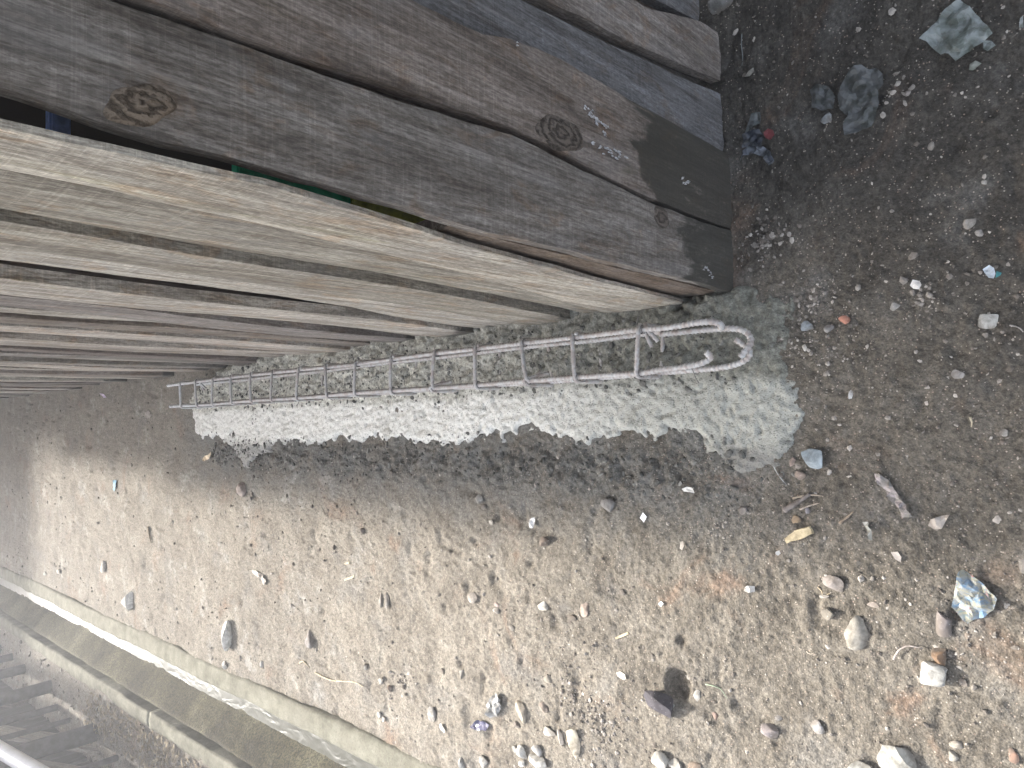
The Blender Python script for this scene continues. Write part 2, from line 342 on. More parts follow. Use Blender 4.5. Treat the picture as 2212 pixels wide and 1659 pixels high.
M_soil = mat_soil(); M_conc = mat_concrete(); M_stone = mat_stone(); M_wood = mat_wood(); M_rebar = mat_rebar()
M_kerb = mat_kerb(); M_silt = mat_silt(); M_water = mat_water()
M_gravel = mat_crumb('gravel_grains', (0.15, 0.13, 0.11), (0.50, 0.46, 0.41))
M_crumb = mat_crumb('mortar_crumbs', (0.095, 0.092, 0.083), (0.28, 0.275, 0.25))
M_wire = mat_flat('binding_wire', (0.16, 0.15, 0.145), 0.6, 0.4, 80)
M_paper = mat_objcolor('scrap_paper', 0.7, 0.3)
M_foil = mat_objcolor('foil', 0.22, 0.8)
M_film = mat_film(); M_wrap = mat_wrapper()
M_chip = mat_objcolor('dry_wood_bits', 0.85, 0.2, 60, 0.5)
M_leaf = mat_crumb('dry_leaf', (0.13, 0.10, 0.06), (0.42, 0.35, 0.24))

# ------------------------------------------------------------------ ground
KR0, KR1, KL0, KL1 = -1.040, -1.130, -1.395, -1.470      # the two kerbs of the ditch
FLOOR = -0.15
def ground_h(x, y):
    x = np.asarray(x, float); y = np.asarray(y, float)
    z = 0.020 * vnoise(x, y, 1.7, 1) + 0.010 * vnoise(x, y, 6, 2) + 0.0035 * vnoise(x, y, 17, 3)
    near = np.clip(1.6 - y * 0.12, 0.5, 1.4)
    z = z + near * (0.0020 * vnoise(x, y, 45, 4) + 0.0030 * vnoise(x, y, 95, 5) + 0.0034 * vnoise(x, y, 185, 6))
    lump = np.clip(vnoise(x, y, 60, 8) - 0.22, 0, 1); z = z + 0.02 * lump * (0.5 + vnoise(x, y, 3, 9))
    pit = np.clip(vnoise(x, y, 22, 10) - 0.3, 0, 1); z = z - 0.05 * pit
    band = np.exp(-((x + .125 + .03 * vnoise(x, y, 5, 12)) / .055) ** 2) * sstep(.66, .85, y) * sstep(3.25, 3.0, y)
    z = z + band * (0.016 * vnoise(x, y, 48, 13) + 0.012 * vnoise(x, y, 115, 14))
    # the pit beside the rubble lump
    p = unproject(1468, 1478); d = np.hypot((x - p[0]) / 0.036, (y - p[1]) / 0.030); z = z - 0.030 * sstep(1.25, 0.5, d)
    # keep the lane near zero beside the kerb
    # trough for the ditch and the mortar strip
    inside = (x < KR0 - 0.02) & (x > KL1 + 0.02)
    z = np.where(inside, -0.30, z)
    z = np.where((x <= KL1 + 0.02), z + 0.02 + 0.03 * np.clip(-(x - KL1) - 0.02, 0, 0.25) / 0.25, z)
    return z
def axis(parts):
    a = []
    for s, e, st in parts: a += list(np.arange(s, e, st))
    return np.array(sorted(set(np.round(a, 5))))
gx = axis([(-60, -10, 12), (-10, -3, 1.2), (-3, -2.0, .12), (-2.0, -1.5, .02), (-1.5, -1.0, .0095), (-1.0, .30, .0050), (.30, 1.0, .0065), (1.0, 3, .2), (3, 10, 1.4), (10, 61, 12)])
ys = [-60, -40, -20, -10, -5, -2.5, -1, -0.4, -0.1, 0.05]
y = 0.05
while y < 9.5: y += 0.0046 + 0.0042 * max(0, y - 0.8); ys.append(y)
ys += [10, 11, 13, 16, 20, 30, 45, 62]
gy = np.array(ys); GX, GY = np.meshgrid(gx, gy)
GZ = ground_h(GX, GY)
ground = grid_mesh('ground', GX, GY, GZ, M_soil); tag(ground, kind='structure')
print('ground quads', GZ.size)

# mortar strip under the cage
outl = [(420, 850), (425, 940), (480, 955), (510, 985), (530, 1010), (600, 970), (800, 955), (1000, 955), (1150, 935), (1300, 955), (1480, 965), (1560, 1010), (1620, 1015),
        (1680, 1010), (1690, 1025), (1715, 985), (1725, 945), (1745, 900), (1740, 850), (1722, 780), (1715, 720), (1700, 660), (1620, 630), (1560, 600), (1480, 630), (1175, 660), (860, 720), (560, 750), (480, 800)]
OUT = [unproject(*p) for p in outl]
def poly_sd(px, py, poly):
    """signed distance, positive inside"""
    inside = np.zeros(px.shape, bool); best = np.full(px.shape, 1e9)
    n = len(poly)
    for i in range(n):
        ax, ay = poly[i][0], poly[i][1]; bx, by = poly[(i + 1) % n][0], poly[(i + 1) % n][1]
        dx, dy = bx - ax, by - ay; t = np.clip(((px - ax) * dx + (py - ay) * dy) / (dx * dx + dy * dy + 1e-12), 0, 1)
        best = np.minimum(best, np.hypot(px - ax - t * dx, py - ay - t * dy))
        c = ((ay > py) != (by > py)) & (px < (bx - ax) * (py - ay) / (by - ay + 1e-12) + ax)
        inside ^= c
    return np.where(inside, best, -best)
cx = np.arange(-0.26, 0.36, 0.0042); yy = [0.46]
while yy[-1] < 3.45: yy.append(yy[-1] + 0.0042 + 0.0022 * max(0, yy[-1] - 0.8))
CXX, CYY = np.meshgrid(cx, np.array(yy))
def mortar_h(x, y):
    s = poly_sd(x, y, OUT) + 0.045 * vnoise(x, y, 11, 21) + 0.025 * vnoise(x, y, 40, 22) + 0.022 * vnoise(x, y, 95, 29)
    rough = sstep(0.07, 0.105, x + .02 * vnoise(x, y, 20, 20)) * sstep(0.60, 0.72, y)      # lumpy, higher pour that grips the foot of the cage
    z = 0.014 + 0.006 * vnoise(x, y, 7, 23) + 0.0036 * vnoise(x, y, 75, 24) + 0.0055 * vnoise(x, y, 125, 25)
    z = z + rough * (0.016 + 0.014 * vnoise(x, y, 42, 26) + 0.014 * np.clip(vnoise(x, y, 75, 27), 0, 1) + 0.006 * vnoise(x, y, 125, 30))
    pits = np.clip(vnoise(x, y, 48, 28) - 0.28, 0, 1); z = z - 0.03 * pits
    return np.where(s > 0, z * sstep(0, 0.032, s) - 0.012 * (1 - sstep(0, 0.012, s)), -0.03)
CZ = mortar_h(CXX, CYY)
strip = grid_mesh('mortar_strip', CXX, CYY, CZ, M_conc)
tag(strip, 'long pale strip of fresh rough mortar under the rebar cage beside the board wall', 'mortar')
def surf(x, y):
    a = float(ground_h(np.array([x]), np.array([y]))[0]); b = float(mortar_h(np.array([x]), np.array([y]))[0]) if (-0.26 < x < 0.36 and 0.46 < y < 3.4) else -1
    return max(a, b)

# loose grains, joined
ICO = None
def ico(sub):
    bm = bmesh.new(); bmesh.ops.create_icosphere(bm, subdivisions=sub, radius=1.0)
    v = np.array([q.co[:] for q in bm.verts]); f = [[q.index for q in fc.verts] for fc in bm.faces]; bm.free(); return v, f
IV1, IF1 = ico(1); IV2, IF2 = ico(2); IV3, IF3 = ico(3)
def grains(name, pts, mat, label=None):
    rng = np.random.RandomState(len(pts)); nv = len(IV1); F = np.array(IF1); sink = rng.uniform(-.35, .5, len(pts))
    V = np.empty((len(pts) * nv, 3)); FF = np.empty((len(pts) * len(F), 3), int)
    for i, (x, y, z, r) in enumerate(pts):
        s = rng.uniform(0.5, 1.4, 3) * r; s[2] *= 0.7
        a = rng.uniform(0, 6.28); v = IV1 * s * rng.uniform(0.6, 1.2, (nv, 1))
        ca, sa = math.cos(a), math.sin(a)
        V[i * nv:(i + 1) * nv, 0] = v[:, 0] * ca - v[:, 1] * sa + x
        V[i * nv:(i + 1) * nv, 1] = v[:, 0] * sa + v[:, 1] * ca + y
        V[i * nv:(i + 1) * nv, 2] = v[:, 2] + z + s[2] * sink[i]
        FF[i * len(F):(i + 1) * len(F)] = F + i * nv
    me = bpy.data.meshes.new(name); me.from_pydata(V.tolist(), [], FF.tolist()); me.materials.append(mat)
    o = bpy.data.objects.new(name, me); COL.objects.link(o); tag(o, kind='stuff')
    if label: tag(o, label)
    return o
rng = np.random.RandomState(3)
def scatter(n, xr, yr, dens, rmin, rmax, power=2.5, nearbias=1.0, mortar=False):
    x = rng.uniform(xr[0], xr[1], n); y = yr[0] + (yr[1] - yr[0]) * rng.uniform(0, 1, n) ** nearbias
    keep = rng.uniform(0, 1, n) < dens(x, y); x, y = x[keep], y[keep]
    r = rmin + (rmax - rmin) * rng.uniform(0, 1, len(x)) ** power
    gz = ground_h(x, y)
    if mortar: gz = np.maximum(gz, mortar_h(x, y))
    return list(zip(x, y, gz, r))
off = lambda x, y: (poly_sd(x, y, OUT) < 0.0)
def dg(x, y):
    cl = 0.25 + 1.3 * np.clip(vnoise(x, y, 2.6, 31) + 0.15, 0, 1) + 0.8 * np.clip(vnoise(x, y, 9, 32), 0, 1)
    return np.where(off(x, y) & (x > KR0 + 0.01), cl, 0)
P = scatter(16000, (-1.03, 0.9), (0.08, 3.2), dg, 0.0011, 0.0048, 3.5, 1.5)
P += scatter(1700, (-1.03, 0.2), (1.8, 6.5), dg, 0.003, 0.010, 3)
P += scatter(420, (-1.03, 0.9), (0.08, 3.2), dg, 0.0045, 0.008, 2, 1.2)
# drifts of coarser chips near the lower kerb side and by the strip end
for (u, v, rad, n, rm) in ((1300, 1560, 0.16, 260, .008), (1680, 740, 0.10, 220, .007), (1650, 520, 0.06, 160, .009), (1990, 640, 0.05, 60, .007), (1230, 1500, 0.10, 160, .006),
                           (1760, 650, 0.09, 160, .007), (1930, 200, .05, 30, .008), (870, 1480, .2, 120, .008), (1800, 760, .07, 90, .005), (2060, 1420, .08, 60, .005), (1560, 1130, .12, 120, .005)):
    p = unproject(u, v)
    for k in range(n):
        a = rng.uniform(0, 6.28); d = rad * abs(rng.normal(0, .55)); x = p[0] + d * math.cos(a); yv = p[1] + d * math.sin(a)
        if x < KR0 + .02: continue
        P.append((x, yv, float(ground_h(np.array([x]), np.array([yv]))[0]), rng.uniform(.0015, rm) * rng.uniform(.4, 1)))
grains('gravel', P, M_gravel, 'loose grit and small chips of gravel strewn over the trodden soil')
# crumbs of dark mortar along the strip and below the cage
dc = lambda x, y: np.where(x < 0.0, np.clip(1.1 - np.abs(x + 0.125 - 0.03 * vnoise(x, y, 4, 41)) / 0.085, 0, 1) ** 1.5 * (y < 3.1), 0.55 * sstep(0.03, 0.08, x) * sstep(.24, .2, x)) * np.where(y > 0.68, 1, 0.15)
P2 = scatter(9000, (-0.28, 0.26), (0.55, 3.2), dc, 0.002, 0.0085, 2.6, 1.1, True)
grains('mortar_crumbs', P2, M_crumb, 'dark crumbs of broken mortar lying along the pale strip')
# dirt bank beyond the far kerb
dl = lambda x, y: np.full(x.shape, 0.8)
P3 = scatter(2200, (-2.2, KL1 - 0.01), (2.6, 7.5), dl, 0.004, 0.014, 2.0)
grains('bank_rubble', P3, M_gravel, 'crumbly reddish earth and litter between the far kerb and the palisade')

# ------------------------------------------------------------------ ditch
def kerb(x0, x1, y0, y1, top, bottom, label, seed, name='ditch_kerb'):
    """one cast length of kerb: worn upper arrises, uneven edges"""
    a, b = max(x0, x1), min(x0, x1); n = int((y1 - y0) / 0.03)
    V, F = [], []
    prof = [(a + 0.0, bottom), (a + 0.0, top - 0.012), (a - 0.003, top - 0.003), (a - 0.012, top), ((a + b) / 2, top + 0.003), (b + 0.012, top), (b + 0.003, top - 0.003), (b, top - 0.012), (b, bottom)]
    for i in range(n + 1):
        yv = y0 + (y1 - y0) * i / n
        wob = 0.008 * float(vnoise(np.array([seed]), np.array([yv]), 1.3, seed)) * 2
        for k, (px, pz) in enumerate(prof):
            j = 0.010 * float(vnoise(np.array([k * 3.0]), np.array([yv]), 5, seed + 1)) + 0.004 * float(vnoise(np.array([k * 3.0]), np.array([yv]), 16, seed + 2))
            jz = 0.007 * float(vnoise(np.array([k * 5.0]), np.array([yv]), 12, seed + 3)) + .004 * float(vnoise(np.array([k * 5.0]), np.array([yv]), 33, seed + 4))
            V.append((px + wob + j, yv, pz + (jz if k not in (0, 8) else 0)))
    m_ = len(prof)
    for i in range(n):
        for k in range(m_ - 1): F.append((i * m_ + k, (i + 1) * m_ + k, (i + 1) * m_ + k + 1, i * m_ + k + 1))
    F.append(tuple(range(m_))); F.append(tuple(reversed(range(n * m_, n * m_ + m_))))
    o = mesh(name, V, F, M_kerb)
    return tag(o, label, 'kerb', 'concrete kerbs of the drainage ditch')
kerb(KR0, KR1, 0.55, 7.6, 0.012, -0.26, 'concrete kerb on the lane side of the ditch beside the trodden soil', 5)
kerb(KL0, KL1, 1.2, 3.745, 0.028, -0.26, 'nearer length of the far concrete kerb, next to the leaf litter', 9)
kerb(KL0 - 0.004, KL1 - 0.004, 3.753, 7.6, 0.028, -0.26, 'farther length of the far concrete kerb, in front of the palisade posts', 14)
sx = np.arange(KL0 - 0.03, KR1 + 0.05, 0.008); sy = np.arange(0.5, 7.8, 0.014)
SX, SY = np.meshgrid(sx, sy)
SZ = FLOOR + 0.034 + np.where(SX < -1.272, 1.0, 0.3) * (-1.272 - SX) + 0.010 * vnoise(SX, SY, 4, 51) + 0.006 * vnoise(SX, SY, 18, 52) + 0.005 * vnoise(SX, SY, 60, 53)
SZ = np.where(SX < KL0 + .006, -0.06, np.minimum(SZ, -0.012 + 0.01 * vnoise(SX, SY, 12, 54)))
silt = grid_mesh('ditch_bed', SX, SY, SZ, M_silt); tag(silt, kind='structure')
WZ = FLOOR + 0.036
wx = np.linspace(KL0 - .02, KR1 + .03, 14); wy = np.linspace(0.5, 7.8, 120); WX_, WY_ = np.meshgrid(wx, wy)
water = grid_mesh('ditch_water', WX_, WY_, np.full(WX_.shape, WZ), M_water); tag(water, kind='structure')

# ------------------------------------------------------------------ timber building
shed = empty('timber_shed', (0.6, 2.0, 0))
tag(shed, 'weathered plank building whose rough vertical boards fill the upper part of the photo', 'shed')
shed_inv = Matrix.Translation(-Vector((0.6, 2.0, 0)))
def interp(pts, z):
    pts = sorted(pts)
    if z <= pts[0][0]: return pts[0][1]
    for (a, b), (c, d) in zip(pts, pts[1:]):
        if z <= c: return b + (d - b) * (z - a) / (c - a)
    return pts[-1][1]
WOODC = dict(brown=(0.225, 0.200, 0.178), grey=(0.25, 0.235, 0.22), pale=(0.47, 0.445, 0.405), blue=(0.175, 0.182, 0.195), tan=(0.34, 0.315, 0.283), dark=(0.15, 0.125, 0.105), straw=(0.47, 0.44, 0.395))
def plank(side, e0, e1, z0, z1, thick, face, color, stain=0.02, name='plank', label=None, wav=0.003, bow=0.004, parent=None, seed=None):
    """side 'front': e0,e1 are X limits, face = Y of its outer face. side 'lane': e0,e1 are Y limits, face = X of its outer face"""
    seed = seed if seed is not None else random.randint(1, 9999)
    nz = max(10, int((z1 - z0) / 0.028)); nw = 6
    f0 = e0 if callable(e0) else (lambda z: interp(e0, z) if isinstance(e0, list) else e0)
    f1 = e1 if callable(e1) else (lambda z: interp(e1, z) if isinstance(e1, list) else e1)
    cx_ = 0.5 * (f0(0.5) + f1(0.5))
    V, F = [], []
    nse = lambda a, z, s, k: float(vnoise(np.array([a + seed]), np.array([z]), s, k + seed))
    for i in range(nz + 1):
        z = z0 + (z1 - z0) * i / nz
        a = f0(z) + wav * (nse(0, z, 7, 1) * 2 + nse(0, z, 26, 2) + .5 * nse(0, z, 90, 2)); b = f1(z) + wav * (nse(9, z, 7, 3) * 2 + nse(9, z, 26, 4) + .5 * nse(9, z, 90, 4))
        zz = z
        for row in (0, 1):
            for k in range(nw + 1):
                t = k / nw; u = a + (b - a) * t
                if i == 0: zz = z + 0.008 * nse(t * 5, 0, 3, 5)
                dep = bow * nse(0, z, 1.5, 6) * 2 + 0.0016 * nse(t * 8, z, 9, 7) + (0.0022 if (k in (0, nw)) else 0) - 0.0012 * math.cos((t - .5) * 3)
                V.append((u - cx_, (dep if row == 0 else thick + dep), zz))
    w_ = nw + 1; st = 2 * w_
    for i in range(nz):
        for k in range(nw):
            a = i * st + k; F.append((a, a + 1, a + 1 + st, a + st))
            a = i * st + w_ + k; F.append((a + 1, a, a + st, a + 1 + st))
        a = i * st; F.append((a + w_, a, a + st, a + w_ + st))
        a = i * st + nw; F.append((a, a + w_, a + w_ + st, a + st))
    for k in range(nw):
        F.append((k + 1, k, w_ + k, w_ + k + 1)); a = nz * st + k; F.append((a, a + 1, a + 1 + w_, a + w_))
    if side == 'lane': V = [(-x_, y_, z_) for x_, y_, z_ in V]; F = [tuple(reversed(f)) for f in F]
    o = mesh(name, V, F, M_wood, parent or shed, smooth=False)
    me = o.data
    for p in me.polygons: p.use_smooth = True
    try: me.set_sharp_from_angle(angle=R(40))
    except Exception: pass
    if side == 'front': o.location = Vector((cx_, face, 0)) - Vector((0.6, 2.0, 0))
    else: o.location = Vector((face, cx_, 0)) - Vector((0.6, 2.0, 0)); o.rotation_euler = (0, 0, -math.pi / 2)
    if parent is not None and parent is not shed: o.location = (o.location[0] + 0.6 - parent.location[0], 0, 0)
    b_ = random.uniform(.93, 1.07); j = lambda c: c * b_ * random.uniform(0.98, 1.02)
    c = WOODC[color] if isinstance(color, str) else color
    o.color = (j(c[0]), j(c[1]), j(c[2]), 1); o['stain'] = float(stain)
    if label: o['label'] = label
    return o
AY = 0.668
TOP = 2.02
P1 = plank('front', [(0, .252), (.75, .252), (.90, .258), (.98, .259), (1.16, .264), (1.31, .270), (2, .30)], [(-.02, .383), (.34, .378), (.7, .398), (1.0, .383), (1.21, .376), (2, .37)], -0.03, TOP, 0.018, AY, (0.235, 0.215, 0.205), 0.20, label='front board nearest the corner with a large knot high up and a round knot low down', seed=11)
P2_ = plank('front', [(-.02, .389), (.34, .386), (.5, .396), (.7, .409), (1.0, .392), (1.21, .386), (2, .38)], [(-.03, .548), (.25, .552), (.42, .550), (.59, .549), (.71, .537), (.76, .522), (.89, .518), (1.4, .51), (2, .51)], -0.03, TOP, 0.024, AY - 0.004, 'brown', 0.36, label='brown knotty front board with a black damp foot and white scratches', seed=23)
plank('front', [(-.03, .545), (.7, .53), (2, .50)], [(-.03, .690), (.16, .668), (.35, .648), (.53, .632), (.63, .622), (2, .575)], -0.012, TOP, 0.022, AY + 0.016, 'blue', -0.2, label='smooth blue-grey front board with a squared foot', seed=31)
plank('front', [(-.03, .722), (.35, .672), (.7, .64), (2, .59)], [(-.03, .828), (.07, .818), (.28, .765), (.7, .70), (2, .66)], -0.006, TOP, 0.022, AY + 0.012, 'grey', -0.2, seed=37)
plank('front', [(-.03, .842), (.3, .79), (.7, .74), (2, .68)], [(-.03, .93), (.3, .90), (2, .80)], 0.07, TOP, 0.022, AY + 0.02, 'blue', -0.2, seed=41)
plank('front', .935, 1.06, 0.0, TOP, 0.022, AY + 0.01, 'brown', 0.0, seed=43)
for i in range(8): plank('front', 1.07 + i * .14, 1.20 + i * .14, 0.0, TOP, 0.022, AY + 0.006 * (i % 2), 'brown', 0.05)
# boards nailed behind the open joints of the front
plank('front', .36, .50, 0.0, TOP, .018, AY + .030, 'dark', 0.1, 'backing_board')
plank('front', [(0, .60), (2, .50)], [(0, .735), (2, .64)], 0.055, TOP, .018, AY + .043, (0.13, 0.125, 0.115), -0.2, 'backing_board')
plank('front', [(0, .76), (2, .66)], [(0, .88), (2, .75)], 0.03, TOP, .018, AY + .044, 'dark', -0.2, 'backing_board')
# knots
def mat_knot():
    t = NT('knot_wood'); at = t.n.new('ShaderNodeObjectInfo'); v = t.obj((1 / .02, 1, 1 / .034)); x = t.xyz(v)
    rr_ = t.math('SQRT', t.math('ADD', t.math('MULTIPLY', x[0], x[0]), t.math('MULTIPLY', x[2], x[2])))
    n = t.noise(v, 2.2, 6, 0.7); rr_ = t.math('ADD', rr_, t.math('MULTIPLY_ADD', n, 1.5, -0.75))
    ring = t.math('SINE', t.math('MULTIPLY', rr_, 13.0))
    c = t.mix(t.mrange(ring, -0.9, 0.9), t.mix(1.0, at.outputs['Color'], (0.68, 0.64, 0.6), 'MULTIPLY'), t.mix(1.0, at.outputs['Color'], (1.2, 1.15, 1.1), 'MULTIPLY'))
    c = t.mix(t.math('MULTIPLY', t.mrange(t.noise(v, 5, 5, .8), 0.55, 0.65), 0.7), c, (0.045, 0.035, 0.028))
    return t.done(c, 0.85, t.bump(ring, 0.6, 0.002, t.bump(n, 0.8, 0.006)), 0.2)
M_knot = mat_knot()
def knot(parent, lx, z, rx, rz, ang, bark, seed):
    """an oval knot standing a little proud of its board"""
    V, F = [(0, 0, 0)], []; rings, seg = 9, 40; rr = np.random.RandomState(seed)
    ph = rr.uniform(0, 6.28, 4)
    for i in range(1, rings + 1):
        t = i / rings
        for k in range(seg):
            a = 2 * math.pi * k / seg; q = 1 + .10 * math.sin(2 * a + ph[0]) + .06 * math.sin(5 * a + ph[1])
            h = (0.0045 if bark else 0.0022) * (1 - t ** 3) + (0.0025 if bark else .0008) * math.sin(7 * t + 3 * math.sin(a + ph[2]) + a) * (1 - t) - 0.0005
            if i == rings: h = -0.0035
            u, v = q * t * rx * math.cos(a), q * t * rz * math.sin(a)
            V.append((u * math.cos(ang) - v * math.sin(ang), -h, u * math.sin(ang) + v * math.cos(ang)))
    for k in range(seg): F.append((0, 1 + k, 1 + (k + 1) % seg))
    for i in range(rings - 1):
        for k in range(seg):
            a = 1 + i * seg + k; b = 1 + i * seg + (k + 1) % seg; F.append((a, a + seg, b + seg, b))
    o = mesh('knot', V, F, M_knot, parent); o.location = (lx, -0.001, z); o['stain'] = -5.0
    o.color = (0.185, 0.155, 0.125, 1) if bark else (0.125, 0.11, 0.098, 1)
    return o
knot(P1, -0.030, 1.200, .019, .033, 0.35, True, 3); knot(P1, 0.037, 0.294, .020, .032, 0.1, False, 5)
knot(P2_, -0.042, 0.592, .029, .060, 0.15, False, 8)
M_lime = mat_plain('lime_scratch', (.62, .62, .64), .8)
def scratches(parent, x0, z0, x1, z1, n, seed):
    """short chalky scrapes on the face of a board"""
    q = random.Random(seed); V, F = [], []
    for k in range(n):
        t = q.random(); x = x0 + (x1 - x0) * t + q.uniform(-.006, .006); z = z0 + (z1 - z0) * t + q.uniform(-.006, .006)
        for m_ in range(q.randint(1, 3)):
            L = q.uniform(.004, .012); w_ = q.uniform(.0006, .0016); a = q.uniform(-.15, .15) + math.atan2(x1 - x0, z1 - z0); dx, dz = math.sin(a) * L, math.cos(a) * L; b_ = len(V)
            xx = x + q.uniform(-.003, .003); zz = z + q.uniform(-.004, .004); y_ = -.0045
            V += [(xx, y_, zz), (xx + w_, y_, zz + dz * .3), (xx + dx, y_, zz + dz), (xx - w_, y_, zz + dz * .6), (xx, y_ + .004, zz + dz * .5)]
            F += [(b_, b_ + 1, b_ + 2, b_ + 3), (b_, b_ + 4, b_ + 1), (b_ + 1, b_ + 4, b_ + 2), (b_ + 2, b_ + 4, b_ + 3), (b_ + 3, b_ + 4, b_)]
    o = mesh('lime_scratch', V, F, M_lime, parent); return o
scratches(P2_, .018, .535, -.006, .476, 18, 2); scratches(P2_, -.040, .520, -.038, .425, 16, 3); scratches(P2_, -.033, .225, -.030, .205, 6, 4); scratches(P2_, .055, .70, .055, .69, 1, 6); scratches(P1, -.035, .150, -.045, .11, 7, 5)
# lane side
LX = 0.237
def lane(e0, e1, off_, color, thick=.022, z0=-0.02, stain=0.02, **kw): return plank('lane', e0, e1, z0, TOP, thick, LX + off_, color, stain, **kw)
L1 = lane([(0, .785), (.04, .772), (.5, .735), (.75, .715), (.98, .676), (1.08, .664), (1.31, .672), (2, .66)], [(0, .985), (.2, .945), (.36, .905), (.63, .845), (.81, .828), (1.06, .795), (1.28, .782), (2, .77)], 0.0, 'straw', thick=.007, stain=-0.06, label='pale sawn board at the corner of the building, brightest of the lane side', seed=51)
lane([(0, .99), (.2, .952), (.36, .912), (.63, .853), (.81, .836), (1.06, .803), (1.28, .792), (2, .78)], [(0, 1.055), (.22, 1.022), (.48, 1.008), (.65, .99), (1.02, .975), (1.24, .95), (2, .93)], 0.010, 'tan', seed=52, stain=0.0)
lane([(0, 1.09), (.5, 1.04), (1.02, 1.01), (1.24, .985), (2, .97)], [(0, 1.25), (.5, 1.19), (1.2, 1.125), (2, 1.1)], 0.002, 'tan', seed=53)
lane([(0, 1.262), (.5, 1.20), (1.2, 1.132), (2, 1.105)], [(.09, 1.42), (.35, 1.37), (.52, 1.31), (.9, 1.26), (1.2, 1.245), (2, 1.24)], 0.012, 'pale', seed=54)
shift = lambda y_: -0.13 * max(0.0, 1 - (y_ - 1.43) / 1.6)
cols = ['pale', 'tan', 'grey', 'pale', 'brown', 'pale', 'tan', 'pale', 'grey', 'tan', 'pale', 'brown', 'grey']
a, i = 1.432, 0
while a < 7.4:
    b = a + random.choice((.07, .085, .10, .115, .145)) * (1 if a < 4 else 1.2); g0 = random.uniform(.002, .011); kk = random.uniform(-.012, .012)
    offs = (0.0, .016, .005, .020, .009, .0, .013)[i % 7] + random.uniform(-.002, .002)
    lane([(0, a + g0), (.35, a + g0 + shift(a) * .42), (1.2, a + g0 + shift(a)), (2, a + g0 + shift(a) * 1.1 + kk)], [(0, b - kk), (.35, b + shift(b) * .42), (1.2, b + shift(b)), (2, b + shift(b) * 1.1 - kk)], offs, cols[i % len(cols)], stain=random.uniform(-.06, .06), wav=.0055, bow=.012)
    a = b; i += 1
# backing boards seen through the open joints of the lane side
for i in range(16):
    a = 0.74 + i * .42; plank('lane', a, a + .40, 0.0, TOP, .015, LX + .048, 'dark', 0.0, 'backing_board') if i else None
plank('lane', 0.905, 1.14, 0, TOP, .015, LX + .034, 'brown', 0, 'backing_board')
plank('lane', 1.16, 1.40, 0, TOP, .015, LX + .036, 'brown', 0, 'backing_board')
# brown corner stud standing between the two faces
plank('lane', [(0, .700), (2, .700)], [(0, .79), (.6, .79), (2, .76)], 0.0, .80, .020, LX + .016, (0.21, 0.165, 0.135), 0.05, 'corner_stud')
# dark inner sheets that keep the inside dark, and the roof with its deep eave over the lane
M_inner_dark = mat_plain('inner_dark', (0.05, 0.042, 0.035))
def box(name, x0, x1, y0, y1, z0, z1, mat, parent=None, origin=(0, 0, 0)):
    V = [(x, y_, z) for z in (z0, z1) for y_ in (y0, y1) for x in (x0, x1)]
    F = [(0, 2, 3, 1), (4, 5, 7, 6), (0, 1, 5, 4), (2, 6, 7, 3), (0, 4, 6, 2), (1, 3, 7, 5)]
    V = [(a - origin[0], b - origin[1], c - origin[2]) for a, b, c in V]
    return mesh(name, V, F, mat, parent, smooth=False)
so = (0.6, 2.0, 0)
box('gap_blocker', .30, 1.5, 1.60, 1.62, 0, 2.0, M_inner_dark, shed, so)  # added dark blocker, hides the lit ground behind the open corner joint
box('end_wall', .27, 2.33, 7.4, 7.43, 0, 2.0, M_inner_dark, shed, so)
# corrugated roof
M_roof = mat_flat('galvanised_sheet', (0.30, 0.29, 0.28), 0.5, 0.4, 5, 0.25)
def corrugated(name, x0, x1, y0, y1, z0, z1, parent, origin, mat):
    nx = int(abs(y1 - y0) / 0.0127); V, F = [], []
    for i in range(nx + 1):
        yv = y0 + (y1 - y0) * i / nx; h = 0.009 * math.sin(i * math.pi / 3)
        V.append((x0 - origin[0], yv - origin[1], z0 + h)); V.append((x1 - origin[0], yv - origin[1], z1 + h))
        V.append((x0 - origin[0], yv - origin[1], z0 + h + .0015)); V.append((x1 - origin[0], yv - origin[1], z1 + h + .0015))
    for i in range(nx):
        a = i * 4; F += [(a, a + 1, a + 5, a + 4), (a + 2, a + 6, a + 7, a + 3)]
    return mesh(name, V, F, mat, parent)
EAVE = -0.50
for k in range(13):
    y0 = -1.2 + k * 0.8
    ev = EAVE + random.uniform(-.015, .015) + (0.0 if y0 < 6.2 else 0.10 * (y0 - 6.2))
    corrugated('roof_sheet', ev, 2.6, y0, y0 + .82, 2.06 + .004 * (k % 2), 2.75 + .004 * (k % 2), shed, so, M_roof)
box('purlin', -0.40, -0.35, -1.2, 9.0, 1.99, 2.05, M_roof, shed, so)
# things standing inside, glimpsed through the open corner joint
def slab(name, cx_, cy_, z0, w_, d_, h_, color, label, cat, rz=0.0):
    bm = bmesh.new(); bmesh.ops.create_cube(bm, size=1.0); bmesh.ops.scale(bm, vec=(w_, d_, h_), verts=bm.verts)
    bmesh.ops.bevel(bm, geom=bm.edges[:], offset=min(w_, d_, h_) * .12, segments=2, affect='EDGES')
    me = bpy.data.meshes.new(name); bm.to_mesh(me); bm.free(); me.materials.append(M_paper)
    o = bpy.data.objects.new(name, me); COL.objects.link(o); o.location = (cx_, cy_, z0 + h_ / 2); o.rotation_euler = (0, 0, rz); o.color = (*color, 1)
    return tag(o, label, cat)
slab('green_panel', .352, .955, 0.779, .14, .02, .19, (0.03, 0.42, 0.22), 'dark green panel glimpsed inside the building through the open corner joint', 'panel')
slab('yellow_green_box', .352, .955, 0.0, .13, .02, .776, (0.42, 0.46, 0.06), 'yellow-green face showing in the corner joint just below the dark green panel', 'box')
